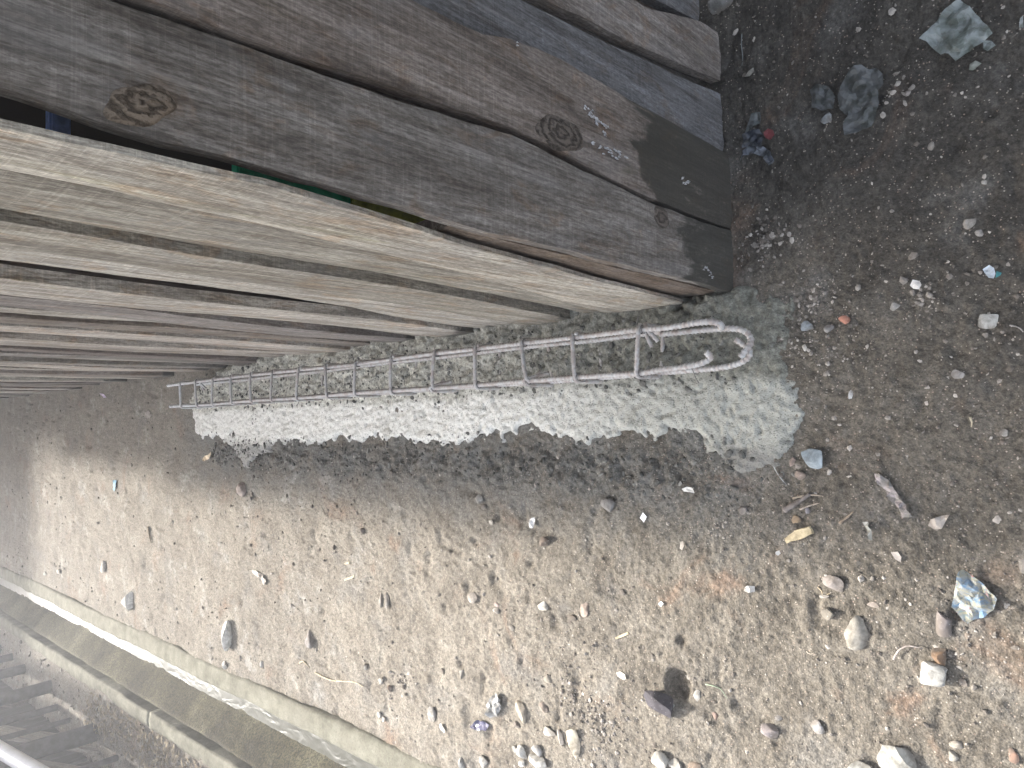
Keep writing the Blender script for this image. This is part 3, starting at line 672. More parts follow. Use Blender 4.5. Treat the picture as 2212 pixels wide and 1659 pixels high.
slab('blue_strip', .355, .955, 1.176, .12, .02, .022, (0.30, 0.42, 0.80), 'pale blue strip glimpsed high in the dark corner joint', 'strip')

# ------------------------------------------------------------------ rebar cage
cage = empty('rebar_cage', (0.14, 2.2, 0.03))
tag(cage, 'long grey steel reinforcement cage with looped ends lying on the mortar strip', 'rebar cage')
CO = Vector((0.14, 2.2, 0.03))
def smoothpath(pts, step=0.002, cor=8):
    """Catmull-Rom through pts, resampled"""
    P_ = [Vector(p) for p in pts]; P_ = [P_[0] * 2 - P_[1]] + P_ + [P_[-1] * 2 - P_[-2]]; outp = []
    for i in range(1, len(P_) - 2):
        p0, p1, p2, p3 = P_[i - 1:i + 3]; n = max(2, int((p2 - p1).length / step))
        for k in range(n):
            t = k / n
            outp.append(0.5 * ((2 * p1) + (-p0 + p2) * t + (2 * p0 - 5 * p1 + 4 * p2 - p3) * t * t + (-p0 + 3 * p1 - 3 * p2 + p3) * t ** 3))
    outp.append(P_[-2]); return outp
def tube(name, path, rad, mat, parent=None, seg=10, origin=Vector((0, 0, 0)), smooth=True, cap=True):
    V, F = [], []; n = len(path); up = Vector((0, 0, 1)); prev = None; L = 0
    for i, p in enumerate(path):
        d = (path[min(i + 1, n - 1)] - path[max(i - 1, 0)]).normalized()
        if prev is None:
            a = d.cross(up); a = a.normalized() if a.length > .05 else Vector((1, 0, 0))
        else: a = (prev - d * prev.dot(d)).normalized()
        prev = a; b = d.cross(a)
        if i: L += (p - path[i - 1]).length
        for k in range(seg):
            an = 2 * math.pi * k / seg; r = rad(L, an, i / max(1, n - 1)) if callable(rad) else rad
            V.append(p - origin + (a * math.cos(an) + b * math.sin(an)) * r)
    for i in range(n - 1):
        for k in range(seg): F.append((i * seg + k, i * seg + (k + 1) % seg, (i + 1) * seg + (k + 1) % seg, (i + 1) * seg + k))
    if cap: F.append(tuple(reversed(range(seg)))); F.append(tuple(range((n - 1) * seg, n * seg)))
    return mesh(name, V, F, mat, parent, smooth)
def rib(r0):
    def f(L, an, t):
        ph = (L + 0.0015 * math.sin(an)) / 0.0095; s = ph - math.floor(ph)
        return r0 + (0.0014 if s < 0.34 else 0.0) + (0.0007 if abs(math.sin(an)) > .96 else 0)
    return f
ZT, ZB = 0.118, 0.040
def S(u, v, z): return unproject(u, v, z)
def zc(zx, zy): return (1278.8 + .2344 * zx, 622 + .2344 * zy)
# long bars; the cage lies almost parallel to the wall
farR = S(362, 833, ZT); farL = S(368, 879, ZT)
midR = S(1378, 713, ZT); midL = S(1378, 806, ZT)
def along(p, q, t, dz=0): r = p.lerp(q, t); return Vector((r[0], r[1], r[2] + dz))
def wavy(p, q, n, amp, seed):
    o = []
    for i in range(n + 1):
        t = i / n; v = p.lerp(q, t); v = Vector((v[0] + amp * float(vnoise(np.array([seed * 1.0]), np.array([t * 7]), 1, seed)), v[1], v[2] + amp * .8 * float(vnoise(np.array([seed * 2.0]), np.array([t * 6]), 1, seed + 1))))
        o.append(v)
    return o
rT = wavy(farR, midR, 14, .006, 3) + [S(*zc(600, 375), ZT), S(*zc(800, 350), ZT), S(*zc(960, 322), ZT - .002), S(*zc(1080, 312), ZT - .006), S(*zc(1160, 325), ZT - .016), S(*zc(1190, 345), ZT - .028), S(*zc(1190, 368), ZT - .038)]
lT = wavy(farL, midL, 14, .006, 5) + [S(*zc(620, 755), ZT), S(*zc(800, 735), ZT), S(*zc(960, 708), ZT - .001), S(*zc(1030, 685), ZT - .003), S(*zc(1085, 655), ZT - .006), S(*zc(1088, 625), ZT - .002), S(*zc(1050, 592), ZT + .006)]
dn_ = Vector((0, 0, ZB - ZT))
xr = midR[0]; xl = midL[0]
rB = [v + dn_ + Vector((-.001, 0, 0)) for v in wavy(farR + Vector((0, -.1, 0)), midR, 14, .006, 7)] + [S(*zc(640, 425), ZB), S(*zc(900, 400), ZB), S(*zc(1150, 378), ZB), S(*zc(1330, 378), ZB + .003), S(*zc(1430, 415), ZB + .008), S(*zc(1465, 480), ZB + .014), S(*zc(1450, 535), ZB + .022), S(*zc(1410, 590), ZB + .028), S(*zc(1365, 640), ZB + .032)]
lB = [v + dn_ + Vector((.001, 0, 0)) for v in wavy(farL + Vector((0, -.1, 0)), midL, 14, .006, 9)] + [S(*zc(700, 775), ZB), S(*zc(1000, 752), ZB), S(*zc(1200, 732), ZB), S(*zc(1340, 700), ZB), S(*zc(1430, 650), ZB), S(*zc(1455, 600), ZB), S(*zc(1430, 550), ZB), S(*zc(1380, 510), ZB + .002), S(*zc(1318, 472), ZB + .008)]
for pth in (rT, lT, rB, lB):
    tube('longitudinal_bar', smoothpath(pth, 0.0016), rib(0.0058), M_rebar, cage, 8, CO)
# stirrups
sx_list = [1380, 1242, 1133, 1030, 938, 848, 770, 708, 646, 590, 545, 503, 463, 427, 393]
def bar_at_y(pth, yv):
    for a, b in zip(pth, pth[1:]):
        if (a[1] - yv) * (b[1] - yv) <= 0 and abs(a[1] - b[1]) > 1e-6: return a.lerp(b, (yv - a[1]) / (b[1] - a[1]))
    return min(pth, key=lambda q: abs(q[1] - yv))
for i, u in enumerate(sx_list):
    v = 713 + (1378 - u) * (833 - 713) / (1378 - 362.)
    c0 = S(u, v, ZT); yv = c0[1]
    skew = random.uniform(-.006, .006) * (2.0 if i in (4, 8, 13) else 1)
    A = bar_at_y(rT, yv); B = bar_at_y(lT, yv); C = bar_at_y(rB, yv); D = bar_at_y(lB, yv)
    o_ = 0.0085; j = lambda: random.uniform(-.002, .002)
    sk = Vector((0, skew, 0)); low = Vector((0, random.uniform(-.006, .006), -.008))
    corner = [A + Vector((o_, 0, o_)) + sk, B + Vector((-o_, 0, o_)) - sk, D + Vector((-o_, 0, -o_ * .8)) + low - sk, C + Vector((o_, 0, -o_ * .8)) + low + sk]
    r_ = 0.012; pts = []
    n4 = 4
    for k in range(n4):
        a, b, c = corner[k - 1], corner[k], corner[(k + 1) % n4]
        d1 = (a - b).normalized(); d2 = (c - b).normalized()
        pts += [b + d1 * r_, b + d1 * r_ * .35 + d2 * r_ * .35, b + d2 * r_]
    # start and end on the first corner with two short tails turned into the cage
    b = corner[0]; tail1 = b + Vector((-.035, -.028, -.030)); tail2 = b + Vector((-.045, -.010, -.034))
    if i in (2, 4): b = corner[1]; pts = pts[3:] + pts[:3]; tail1 = b + Vector((.030, -.030, -.028)); tail2 = b + Vector((.026, -.048, -.036))
    if i not in (0, 2, 4, 13): tail1 = pts[1] + Vector((0, -.0085, 0)); tail2 = pts[0] + (pts[0] - pts[1]) * .1
    q = smoothpath([tail2] + pts + [pts[0] + Vector((0, -.0085, 0)), tail1], 0.004)
    tube('stirrup', q, rib(0.0044) if i < 6 else 0.0047, M_rebar, cage, 7, CO)
    # binding wire twisted round the crossings
    for cnr, (bp, sgn) in enumerate(((A, 1), (B, -1))):
        if i > 9 and random.random() < .4: continue
        w_ = []
        for k in range(26):
            an = k * .95; w_.append(bp + sk * sgn + Vector((math.cos(an) * (.0095 + .001 * math.sin(k)), -.008 + .0006 * k + .005 * math.sin(an * .5), math.sin(an) * .0095)))
        w_ += [w_[-1] + Vector((sgn * .012, random.uniform(-.012, .012), .004)), w_[-1] + Vector((sgn * random.uniform(.012, .03), random.uniform(-.03, .01), random.uniform(-.012, .012)))]
        tube('tie_wire', smoothpath(w_, .003), 0.0009, M_wire, cage, 5, CO)
p = S(*zc(930, 765), ZB + .02)
tube('tie_wire', smoothpath([p + Vector((.022, .008, .012)), p + Vector((.01, .004, .004)), p, p + Vector((-.014, -.002, -.006)), p + Vector((-.026, -.006, -.012))], .003), 0.001, M_wire, cage, 5, CO)

# ------------------------------------------------------------------ stones
def sz(u, v, du, dv):
    """world size of a spot seen du wide and dv tall"""
    a = unproject(u - du / 2, v); b = unproject(u + du / 2, v); c = unproject(u, v - dv / 2); d = unproject(u, v + dv / 2)
    return (a - b).length, (c - d).length
def rock(name, u, v, du, dv, color, label, cat='stone', ang=0.0, hf=0.62, cuts=9, sink=0.30, group=None, z=None, subd=3):
    """an angular stone: a ball cut by random flats, softened, then roughened"""
    ly, lx = sz(u, v, du * 1.12, dv * 1.12); lean = 1.0 if u > 1000 else 0.62
    ly *= lean; p = unproject(u + (0.0 if u > 1500 else .18 * du), v)
    seed = int(u * 7 + v * 13); rr = np.random.RandomState(seed)
    Vt, Ft = (IV3, IF3) if subd == 3 else (IV2, IF2)
    V = Vt.copy()
    for k in range(cuts):
        n = rr.normal(0, 1, 3); n /= np.linalg.norm(n); d = rr.uniform(.42, .74); s = V @ n; ex = np.clip(s - d, 0, None); V -= np.outer(ex * .93, n)
    nz = np.array([0.05 * vnoise(V[:, 0] + seed, V[:, 1] + V[:, 2] * 1.7, 2.5, seed % 97), 0.03 * vnoise(V[:, 1] + seed, V[:, 2] + V[:, 0] * 1.3, 6.0, seed % 89)]).sum(0)
    V *= (1 + 2 * nz)[:, None]
    for k in (0, 1, 2):
        lo, hi = V[:, k].min(), V[:, k].max(); V[:, k] = (V[:, k] - (lo + hi) / 2) / (hi - lo)
    a = R(ang); h = hf * min(lx, ly / lean)
    V = V * np.array([lx, ly, h]); V = V @ np.array([[math.cos(a), math.sin(a), 0], [-math.sin(a), math.cos(a), 0], [0, 0, 1]])
    z0 = surf(p[0], p[1]) if z is None else z
    o = mesh(name, V, Ft, M_stone, None, True, (p[0], p[1], z0 + h * (0.5 - sink)))
    try: o.data.set_sharp_from_angle(angle=R(32))
    except Exception: pass
    o.color = (*color, 1)
    return tag(o, label, cat, group)
W = (0.50, 0.48, 0.44); PG = (0.42, 0.40, 0.36); GR = (0.26, 0.25, 0.24); BR = (0.24, 0.18, 0.135); DG = (0.13, 0.12, 0.11); BL = (0.33, 0.38, 0.41); PU = (0.25, 0.225, 0.225); OR = (0.36, 0.2, 0.13)
ROCKS = [
 ('stone', 1760, 990, 42, 38, BL, 'pale blue-grey boulder lying just off the near corner of the mortar strip', 0.7),
 ('pebble', 1733, 1026, 21, 18, (0.3, .24, .2), 'rounded brown pebble touching the pale blue-grey boulder on its lane side', .6),
 ('pebble', 1716, 998, 12, 18, (0.4, .31, .27), 'small pinkish pebble against the near edge of the mortar strip beside the blue-grey boulder', .6),
 ('brick_fragment', 1827, 692, 23, 17, (0.42, 0.2, 0.14), 'small orange-red brick fragment among grey chips near the front boards', .6),
 ('stone', 1793, 711, 20, 16, (.27, .26, .25), 'squarish grey stone beside the orange brick fragment', .6),
 ('stone', 1745, 704, 24, 20, (.27, .30, .32), 'knobbly blue-grey lump between the mortar strip and the squarish grey stone', .5),
 ('pebble', 1742, 752, 9, 14, W, 'small white chip standing alone near the end of the looped bars', .5),
 ('stone_flake', 1840, 854, 10, 20, (.45, .47, .48), 'slim upright pale flake on the brown soil beyond the end of the mortar strip', .35),
 ('stone', 1937, 664, 20, 17, (.34, .33, .31), 'grey stone on the dark ground between the brick fragment and the white crumpled scrap', .5),
 ('flat_stone', 2136, 695, 40, 29, (.36, .36, .34), 'flat pale grey stone set into dark soil near the right edge, below the foil wrapper', .22),
 ('stone_flake', 2070, 808, 26, 19, (.33, .32, .31), 'faint grey flake pressed in the dark soil below the flat pale stone', .2),
 ('stone', 2168, 935, 18, 16, (.36, .35, .33), 'three-cornered pale stone near the right edge, directly above a small round one', .4),
 ('pebble', 2166, 955, 12, 11, (.25, .22, .2), 'small round pebble just under the three-cornered pale stone', .6),
 ('stone', 1607, 1102, 18, 17, (.2, .18, .165), 'dark pebble with a pale rim, alone between the white paper scraps and the wood chip', .5),
 ('stone', 1722, 1121, 20, 16, (.27, .2, .13), 'ochre-brown lump just above the flat wood chip', .5),
 ('pebble', 1746, 1102, 10, 13, (.3, .29, .32), 'small lilac-grey pebble under the thin sticks', .6),
 ('stone', 1802, 1258, 42, 28, (.33, .29, .26), 'rounded grey-brown stone above the dark wedge-shaped stone, casting a broad shadow', .6),
 ('wedge_stone', 1791, 1324, 27, 23, (.19, .17, .14), 'dark wedge-shaped stone with one pale side, left of the big angular stone', .8),
 ('angular_stone', 1853, 1367, 48, 72, (.27, .25, .215), 'big angular grey-brown stone, largest on the open soil', .5),
 ('flat_stone', 1887, 1305, 24, 11, (.36, .31, .27), 'small flat oval pale stone just above the big angular stone', .35),
 ('stone', 2038, 1348, 33, 48, (.19, .17, .17), 'dark purplish stone touching the blue and white printed wrapper', .6),
 ('pebble', 2091, 1375, 16, 12, (.2, .16, .13), 'small brown lump between the purplish stone and the right edge', .5),
 ('brown_stone', 2028, 1414, 30, 33, (.19, .125, .08), 'rust-brown stone leaning against the white angular stone', .95),
 ('white_stone', 2019, 1452, 56, 44, (.40, .39, .36), 'white angular stone with a rust-brown stone on its upper side', .85),
 ('pebble', 2080, 1475, 17, 15, (.2, .18, .16), 'dark pebble in the shadow right of the white angular stone', .5),
 ('rubble_lump', 1420, 1515, 58, 50, (.062, .056, .064), 'dark purple-grey rubble lump on the lit soil beside a damp black pit', .75),
 ('pebble', 1481, 1467, 13, 12, (.34, .35, .34), 'small pale grey pebble in the damp pit beside the rubble lump', .6),
 ('pebble', 1455, 1521, 8, 8, (.34, .35, .34), 'tiny pale pebble at the foot of the rubble lump', .6),
 ('pebble', 1509, 1500, 12, 24, (.4, .38, .34), 'narrow pale stone on the right rim of the damp pit', .4),
 ('stone', 1664, 1580, 31, 31, (.29, .25, .24), 'purplish-brown stone below the patch of orange soil', .65),
 ('stone', 1767, 1569, 27, 25, (.42, .41, .4), 'light grey squarish stone, right of the purplish-brown stone', .6),
 ('pebble', 1681, 1552, 14, 15, (.38, .4, .42), 'little bluish-white pebble on the orange soil patch', .6),
 ('angular_stone', 1937, 1638, 72, 54, (.36, .35, .315), 'large off-white angular stone cut by the lower edge of the photo', .6),
 ('stone', 1858, 1656, 48, 26, (.33, .33, .30), 'wide grey-white stone at the lower edge left of the large angular one', .6),
 ('stone', 1424, 1640, 30, 36, (.4, .38, .34), 'grey-buff stone at the lower edge, left of a paler rounder one', .65),
 ('stone', 1456, 1649, 24, 22, (.5, .48, .43), 'cream stone at the lower edge between the grey-buff stone and a brown one', .6),
 ('stone', 1497, 1655, 24, 17, BR, 'brown stone at the lower edge right of the cream stone', .6),
 ('stone', 2065, 1609, 27, 19, (.4, .37, .32), 'upper of two buff stones near the lower right corner', .5),
 ('stone', 2060, 1634, 20, 20, (.38, .36, .31), 'lower of two buff stones near the lower right corner', .6),
 ('brick_fragment', 2189, 1633, 20, 30, (.3, .16, .11), 'reddish earthy lump in the extreme lower right corner', .5),
 ('stone', 2208, 1222, 16, 34, (.42, .41, .39), 'pale stone cut by the right edge of the photo, level with the wrapper', .5),
 ('pebble', 1543, 1549, 10, 17, (.42, .26, .22), 'pinkish pebble sunk in a small brown pit', .5),
 ('white_stone', 1160, 1647, 34, 30, (.48, .47, .44), 'bright white stone at the lower edge, largest of the white cluster', .75),
 ('white_stone', 1126, 1622, 17, 26, (.46, .45, .42), 'upright white stone left of the largest white one', .65),
 ('white_stone', 1111, 1618, 12, 15, (.47, .46, .43), 'smallest white stone on the left end of the white cluster', .6),
 ('white_stone', 1158, 1619, 20, 22, (.42, .41, .39), 'grey-white stone directly above the largest white one', .65),
 ('pebble', 1128, 1647, 11, 18, (.55, .53, .48), 'thin pale stone squeezed beside the largest white one', .5),
 ('stone', 997, 1648, 15, 24, (.4, .39, .36), 'left of two narrow grey stones at the lower edge near the ditch', .6),
 ('stone', 1045, 1645, 15, 24, (.4, .39, .36), 'right of two narrow grey stones at the lower edge near the ditch', .6),
 ('long_stone', 1239, 1604, 22, 58, (.52, .46, .36), 'long buff stone shaped like a finger, near the white cluster', .5),
 ('stone', 1188, 1581, 21, 19, (.45, .42, .37), 'round buff stone above and left of the long finger-shaped one', .6),
 ('stone', 1211, 1590, 13, 30, (.33, .3, .27), 'curved grey stone between the round buff stone and the finger-shaped one', .5),
 ('stone', 1124, 1536, 19, 42, (.42, .36, .28), 'tall tan stone standing amid scattered chips above the white cluster', .6),
 ('stone', 1173, 1527, 18, 20, (.3, .25, .21), 'brown knob right of the tall tan stone', .6),
 ('pebble', 1115, 1566, 13, 13, (.24, .21, .19), 'small dark pebble below the tall tan stone', .6),
 ('flat_stone', 931, 1543, 22, 30, (.33, .32, .3), 'flat grey stone left of the violet plastic scrap', .3),
 ('pebble', 820, 1543, 10, 13, W, 'left one of two tiny white pebbles close to the ditch kerb', .6),
 ('pebble', 829, 1552, 10, 11, W, 'right one of two tiny white pebbles close to the ditch kerb', .6),
 ('stone', 820, 1469, 18, 16, PG, 'pale stone just right of the tip of the long bent twig', .6),
 ('pebble', 789, 1441, 12, 15, PG, 'pale pebble above the long bent twig', .6),
 ('pebble', 841, 1487, 10, 15, BR, 'brown pebble right of the pale stone by the bent twig', .6),
 ('pebble', 952, 1451, 10, 12, (.42, .38, .32), 'buff pebble, left one of a spaced pair in mid soil', .6),
 ('pebble', 995, 1456, 11, 20, (.42, .4, .36), 'grey-buff oval pebble, right one of a spaced pair in mid soil', .6),
 ('pebble', 1182, 1466, 14, 16, (.44, .4, .33), 'two-toned buff pebble left of the white leaf-shaped chip', .5),
 ('stone', 1171, 1307, 19, 18, (.52, .49, .43), 'pale three-sided stone alone in the middle of the sunlit soil', .6),
 ('pebble', 1070, 1320, 12, 13, W, 'white pebble beneath a pinkish one in mid soil', .6),
 ('pebble', 1072, 1306, 11, 9, (.42, .33, .3), 'pinkish pebble sitting above a white one in mid soil', .5),
 ('pebble', 1102, 1356, 12, 12, PG, 'grey-white pebble below the pinkish and white pair', .6),
 ('stone', 1017, 1291, 19, 23, (.46, .42, .37), 'dusty pale stone left of the pinkish and white pebbles', .4),
 ('stone', 819, 1297, 11, 28, PG, 'left one of two upright oval stones half sunk in the soil', .4),
 ('stone', 834, 1298, 13, 32, (.34, .32, .29), 'right one of two upright oval stones half sunk in the soil', .4),
 ('stone', 1263, 1316, 17, 28, (.31, .25, .21), 'brown stone barely rising from the soil right of the three-sided pale one', .25),
 ('pebble', 1234, 1334, 20, 13, (.13, .11, .09), 'dark brown pebble with a short shadow under the half-sunk brown stone', .8),
 ('pebble', 1175, 1169, 19, 20, (.17, .135, .11), 'dark brown rounded pebble standing alone below the shaded band', .85),
 ('pebble', 778, 1148, 12, 13, (.17, .145, .125), 'dark pebble at the border of shade and sun, left half', .7),
 ('stone', 1035, 1078, 14, 20, (.26, .25, .23), 'grey stone in the dark crumbs beside the strip', .6),
 ('pebble', 1043, 1095, 12, 12, DG, 'small dark pebble touching the underside of the grey stone by the strip', .6),
 ('pebble', 1059, 1128, 11, 12, PG, 'pale pebble left of the crumpled foil scrap', .6),
 ('stone', 1312, 1092, 28, 28, (.21, .20, .19), 'dark grey angular stone casting a shadow, between the foil scrap and the strip', .6),
 ('white_stone', 497, 1369, 21, 60, (.62, .60, .55), 'slender white stone with a pointed foot, tall in the far left soil', .55),
 ('white_stone', 281, 1296, 18, 40, (.68, .66, .6), 'bright white oval stone nearest the ditch in the far left', .5),
 ('pebble', 488, 1436, 10, 17, W, 'small white pebble below the slender white stone', .6),
 ('pebble', 565, 1435, 7, 14, W, 'tiny white pebble right of the small white one near the kerb', .6),
 ('stone', 225, 1224, 13, 24, PG, 'pale stone half sunk in the far left soil', .4),
 ('stone', 527, 1057, 18, 27, (.42, .35, .31), 'light pinkish round stone beside the far end of the strip', .6),
 ('pebble', 126, 1235, 9, 11, W, 'right of two far white pebbles near the bend of the kerb', .6),
 ('pebble', 97, 1239, 10, 9, W, 'left of two far white pebbles near the bend of the kerb', .6),
 ('stone', 663, 1381, 20, 36, (.27, .25, .24), 'grey stone sunk in the soil above the long bent twig', .35),
 ('stone', 791, 1443, 4, 4, GR, None, .5),
 ('pebble', 1512, 1468, 4, 4, GR, None, .5),
 ('stone', 1508, 1544, 1, 1, GR, None, .5),
 ('pebble', 1885, 1249, 9, 9, W, 'tiny cream pebble between the grey-brown stone and the pale chip', .6),
 ('pebble', 1788, 810, 5, 5, W, None, .6),
 ('stone', 1558, 12, 46, 26, (.2, .2, .19), 'grey stone pushed against the foot of the outermost front boards', .8),
 ('pebble', 1786, 257, 23, 21, (.27, .29, .3), 'roundish grey stone lying between the faded cloths on the dark ground', .5),
 ('stone', 2012, 315, 3, 3, GR, None, .5),
 ('stone', 2096, 484, 28, 22, (.36, .34, .31), 'knobbly buff stone on the dark ground above the foil wrapper', .6),
 ('pebble', 2116, 505, 16, 14, (.33, .31, .29), 'grey pebble at the lower right of the knobbly buff stone', .6),
 ('stone', 2012, 316, 13, 17, (.33, .31, .28), 'small buff stone on the dark ground midway between plastic sheet and foil', .6),
 ('pebble', 1970, 190, 14, 12, (.36, .34, .31), 'topmost buff pebble of a little heap left of the plastic sheet', .6),
 ('pebble', 1962, 203, 13, 11, (.31, .28, .26), 'lower brownish pebble of the little heap left of the plastic sheet', .6),
 ('pebble', 2127, 395, 12, 10, (.36, .35, .32), 'single round pebble on the dark ground near the right edge', .6),
 ('stone', 2095, 700, 2, 2, GR, None, .5),
 ('stone', 895, 1312, 2, 2, GR, None, .5),
 ('stone', 2035, 692, 2, 2, GR, None, .5),
]
for nm, u, v, du, dv, c, lab, hf in ROCKS:
    if not lab: continue
    cat = 'pebble' if nm == 'pebble' else ('brick piece' if 'brick' in nm else ('rubble' if 'rubble' in nm else 'stone'))
    o = rock(nm, u, v, du, dv, c, lab, cat, random.uniform(-12, 12), hf, cuts=12 if 'ang' in nm or 'white' in nm else 8, subd=3 if max(du, dv) > 24 else 2)
    if nm == 'rubble_lump': o.rotation_euler[2] = .15
# buried lumps of soil and half-hidden stones nobody would list
rr = np.random.RandomState(12)
# ------------------------------------------------------------------ scraps
def scrap(name, pts, mat, color, label, cat, crumple=0.004, scale=60, lift=0.003, dens=0.007, z=None):
    """thin crumpled sheet cut to an outline"""
    P_ = [unproject(*p) for p in pts]; c = sum(P_, Vector()) / len(P_)
    ring = []
    for a, b in zip(P_, P_[1:] + P_[:1]):
        n = max(1, int((b - a).length / dens))
        for k in range(n): q = a.lerp(b, k / n); ring.append(Vector((q[0] + random.uniform(-.0007, .0007), q[1] + random.uniform(-.0007, .0007))))
    vs = [Vector(r) for r in ring]; ed = [(i, (i + 1) % len(ring)) for i in range(len(ring))]
    X0 = min(r[0] for r in ring); X1 = max(r[0] for r in ring); Y0 = min(r[1] for r in ring); Y1 = max(r[1] for r in ring)
    x = X0
    while x < X1:
        yv = Y0
        while yv < Y1:
            px, py = x + random.uniform(-.3, .3) * dens, yv + random.uniform(-.3, .3) * dens
            if poly_sd(np.array([px]), np.array([py]), ring)[0] > dens * .4: vs.append(Vector((px, py)))
            yv += dens
        x += dens
    co, _, fc, *_r = geometry.delaunay_2d_cdt(vs, ed, [], 1, 1e-5)
    sdn = int(pts[0][0]) % 90; X = np.array([q[0] for q in co]); Y = np.array([q[1] for q in co])
    n1 = vnoise(X, Y, scale, sdn); n2 = vnoise(X * .7 + Y * .7, X * -.7 + Y * .7, scale * 2.4, sdn + 1)
    gz = ground_h(X, Y)
    if -0.26 < c[0] < .36 and .46 < c[1] < 3.4: gz = np.maximum(gz, mortar_h(X, Y))
    base = gz.mean() if z is None else z
    Z = np.maximum(gz + .0015, base + lift + crumple * (2.2 * np.abs(n1) * 2 + 1.4 * n2))
    V = [(X[i] - c[0], Y[i] - c[1], Z[i]) for i in range(len(X))]
    o = mesh(name, V, [tuple(f) for f in fc], mat, None, False, (c[0], c[1], 0))
    o.color = (*color, 1)
    so_ = o.modifiers.new('thickness', 'SOLIDIFY'); so_.thickness = 0.0006
    return tag(o, label, cat)
R2 = lambda L: [(1382.5 + .375 * a, 553 + .375 * b) for a, b in L]
R5 = lambda L: [(1382.5 + .375 * a, 1037 + .375 * b) for a, b in L]
R4 = lambda L: [(691 + .375 * a, 1037 + .375 * b) for a, b in L]
TR = lambda L: [(1382.5 + .375 * a, .375 * b) for a, b in L]
R3 = lambda L: [(.375 * a, 1037 + .375 * b) for a, b in L]
R1 = lambda L: [(.3438 * a, 484 + .3438 * b) for a, b in L]
scrap('plastic_sheet', TR([(1845, 10), (1890, 40), (1960, 110), (2040, 205), (1990, 250), (1910, 310), (1830, 372), (1790, 325), (1740, 325), (1700, 290), (1660, 255), (1620, 240), (1690, 165), (1770, 70)]), M_film, (.25, .28, .275), 'large crinkled pale green-grey plastic sheet on the dark ground in the upper right', 'plastic sheet', .007, 38, .006)
scrap('plastic_scrap', TR([(1985, 245), (2030, 245), (2055, 270), (2010, 305), (1980, 290)]), M_film, (.25, .28, .28), 'small torn plastic piece touching the lower corner of the large plastic sheet', 'plastic scrap', .004)
scrap('plastic_scrap', TR([(1905, 375), (1940, 358), (1968, 370), (1925, 412), (1898, 412)]), M_film, (.3, .31, .28), 'narrow pale plastic scrap below the large plastic sheet', 'plastic scrap', .003)
scrap('faded_cloth', TR([(1150, 560), (1165, 505), (1200, 450), (1250, 395), (1290, 385), (1330, 415), (1370, 400), (1410, 440), (1412, 500), (1380, 530), (1385, 600), (1370, 680), (1345, 740), (1290, 760), (1240, 785), (1190, 790), (1185, 730), (1210, 680), (1160, 640)]), M_film, (.10, .106, .108), 'faded grey-blue cloth trodden flat in the dark ground near the front boards', 'cloth', .006, 45, .004)
scrap('faded_cloth', TR([(985, 520), (1030, 490), (1090, 500), (1130, 560), (1120, 630), (1060, 645), (1000, 625)]), M_film, (.095, .10, .105), 'small dull cloth patch left of the larger trodden cloth', 'cloth', .004, 45, .002)
scrap('torn_bag', TR([(600, 875), (650, 845), (720, 850), (770, 885), (785, 930), (770, 970), (745, 945), (715, 905), (660, 890), (610, 905), (585, 925)]), M_film, (.15, .165, .20), 'crescent of torn bluish plastic bag at the foot of the front boards', 'bag scrap', .008, 60, .006)
scrap('dark_rag', TR([(610, 790), (650, 750), (700, 755), (725, 800), (710, 845), (640, 850), (600, 860)]), M_film, (.055, .062, .085), 'dark blue rag between the torn bluish bag and the red scrap', 'rag', .007, 60, .005)
scrap('net_scrap', TR([(625, 720), (660, 665), (705, 655), (700, 715), (665, 735), (645, 760), (615, 775)]), M_film, (.16, .175, .185), 'wispy grey net scrap above the dark blue rag', 'net scrap', .007, 60, .004)
scrap('red_scrap', TR([(720, 765), (745, 745), (775, 755), (785, 785), (755, 808), (730, 800)]), M_paper, (.22, .06, .065), 'small dull red scrap beside the dark blue rag', 'scrap', .004)
scrap('bark_strip', TR([(655, 390), (662, 410), (640, 440), (612, 448), (632, 415)]), M_chip, (.26, .25, .22), 'short pale bark strip on the dark ground below the grey front boards', 'bark', .003)
scrap('plastic_scrap', TR([(2212, 100), (2212, 160), (2180, 160), (2190, 115)]), M_film, (.34, .36, .36), 'plastic scrap cut by the right edge level with the large sheet', 'plastic scrap', .004)
scrap('foil_wrapper', R2([(1985, 80), (2020, 57), (2050, 75), (2058, 110), (2050, 140), (2020, 135), (1995, 105)]), M_foil, (.62, .70, .78), 'shiny silver-blue foil wrapper near the right edge', 'wrapper', .006, 70, .006)
scrap('teal_scrap', R2([(2058, 92), (2090, 100), (2080, 118), (2055, 132)]), M_paper, (.05, .22, .24), 'tiny teal scrap poking out beside the shiny foil wrapper', 'scrap', .002)
scrap('white_scrap', R2([(1570, 175), (1590, 148), (1625, 150), (1635, 175), (1618, 200), (1585, 195)]), M_paper, (.66, .65, .63), 'crumpled white scrap on the dark ground between the grey stone and the foil wrapper', 'scrap', .007, 90, .004)
scrap('white_paper', R2([(258, 1340), (285, 1328), (318, 1332), (328, 1362), (300, 1355), (268, 1355)]), M_paper, (.62, .61, .58), 'folded white paper scrap nearest the mortar strip', 'paper scrap', .004, 90)
scrap('white_paper', R5([(15, 215), (33, 185), (54, 208), (36, 242)]), M_paper, (.78, .80, .84), 'bright diamond-shaped white paper scrap at the border of the shade', 'paper scrap', .001, 60, .004)
scrap('white_paper', R5([(122, 706), (138, 690), (152, 708), (134, 726)]), M_paper, (.74, .72, .68), 'smaller diamond-shaped cream paper scrap in the middle of the soil', 'paper scrap', .001, 60, .004)
scrap('white_scrap', R5([(617, 612), (640, 600), (672, 606), (672, 636), (650, 642), (622, 632)]), M_paper, (.6, .57, .52), 'crumpled white scrap left of the rounded grey-brown stone', 'scrap', .005, 90)
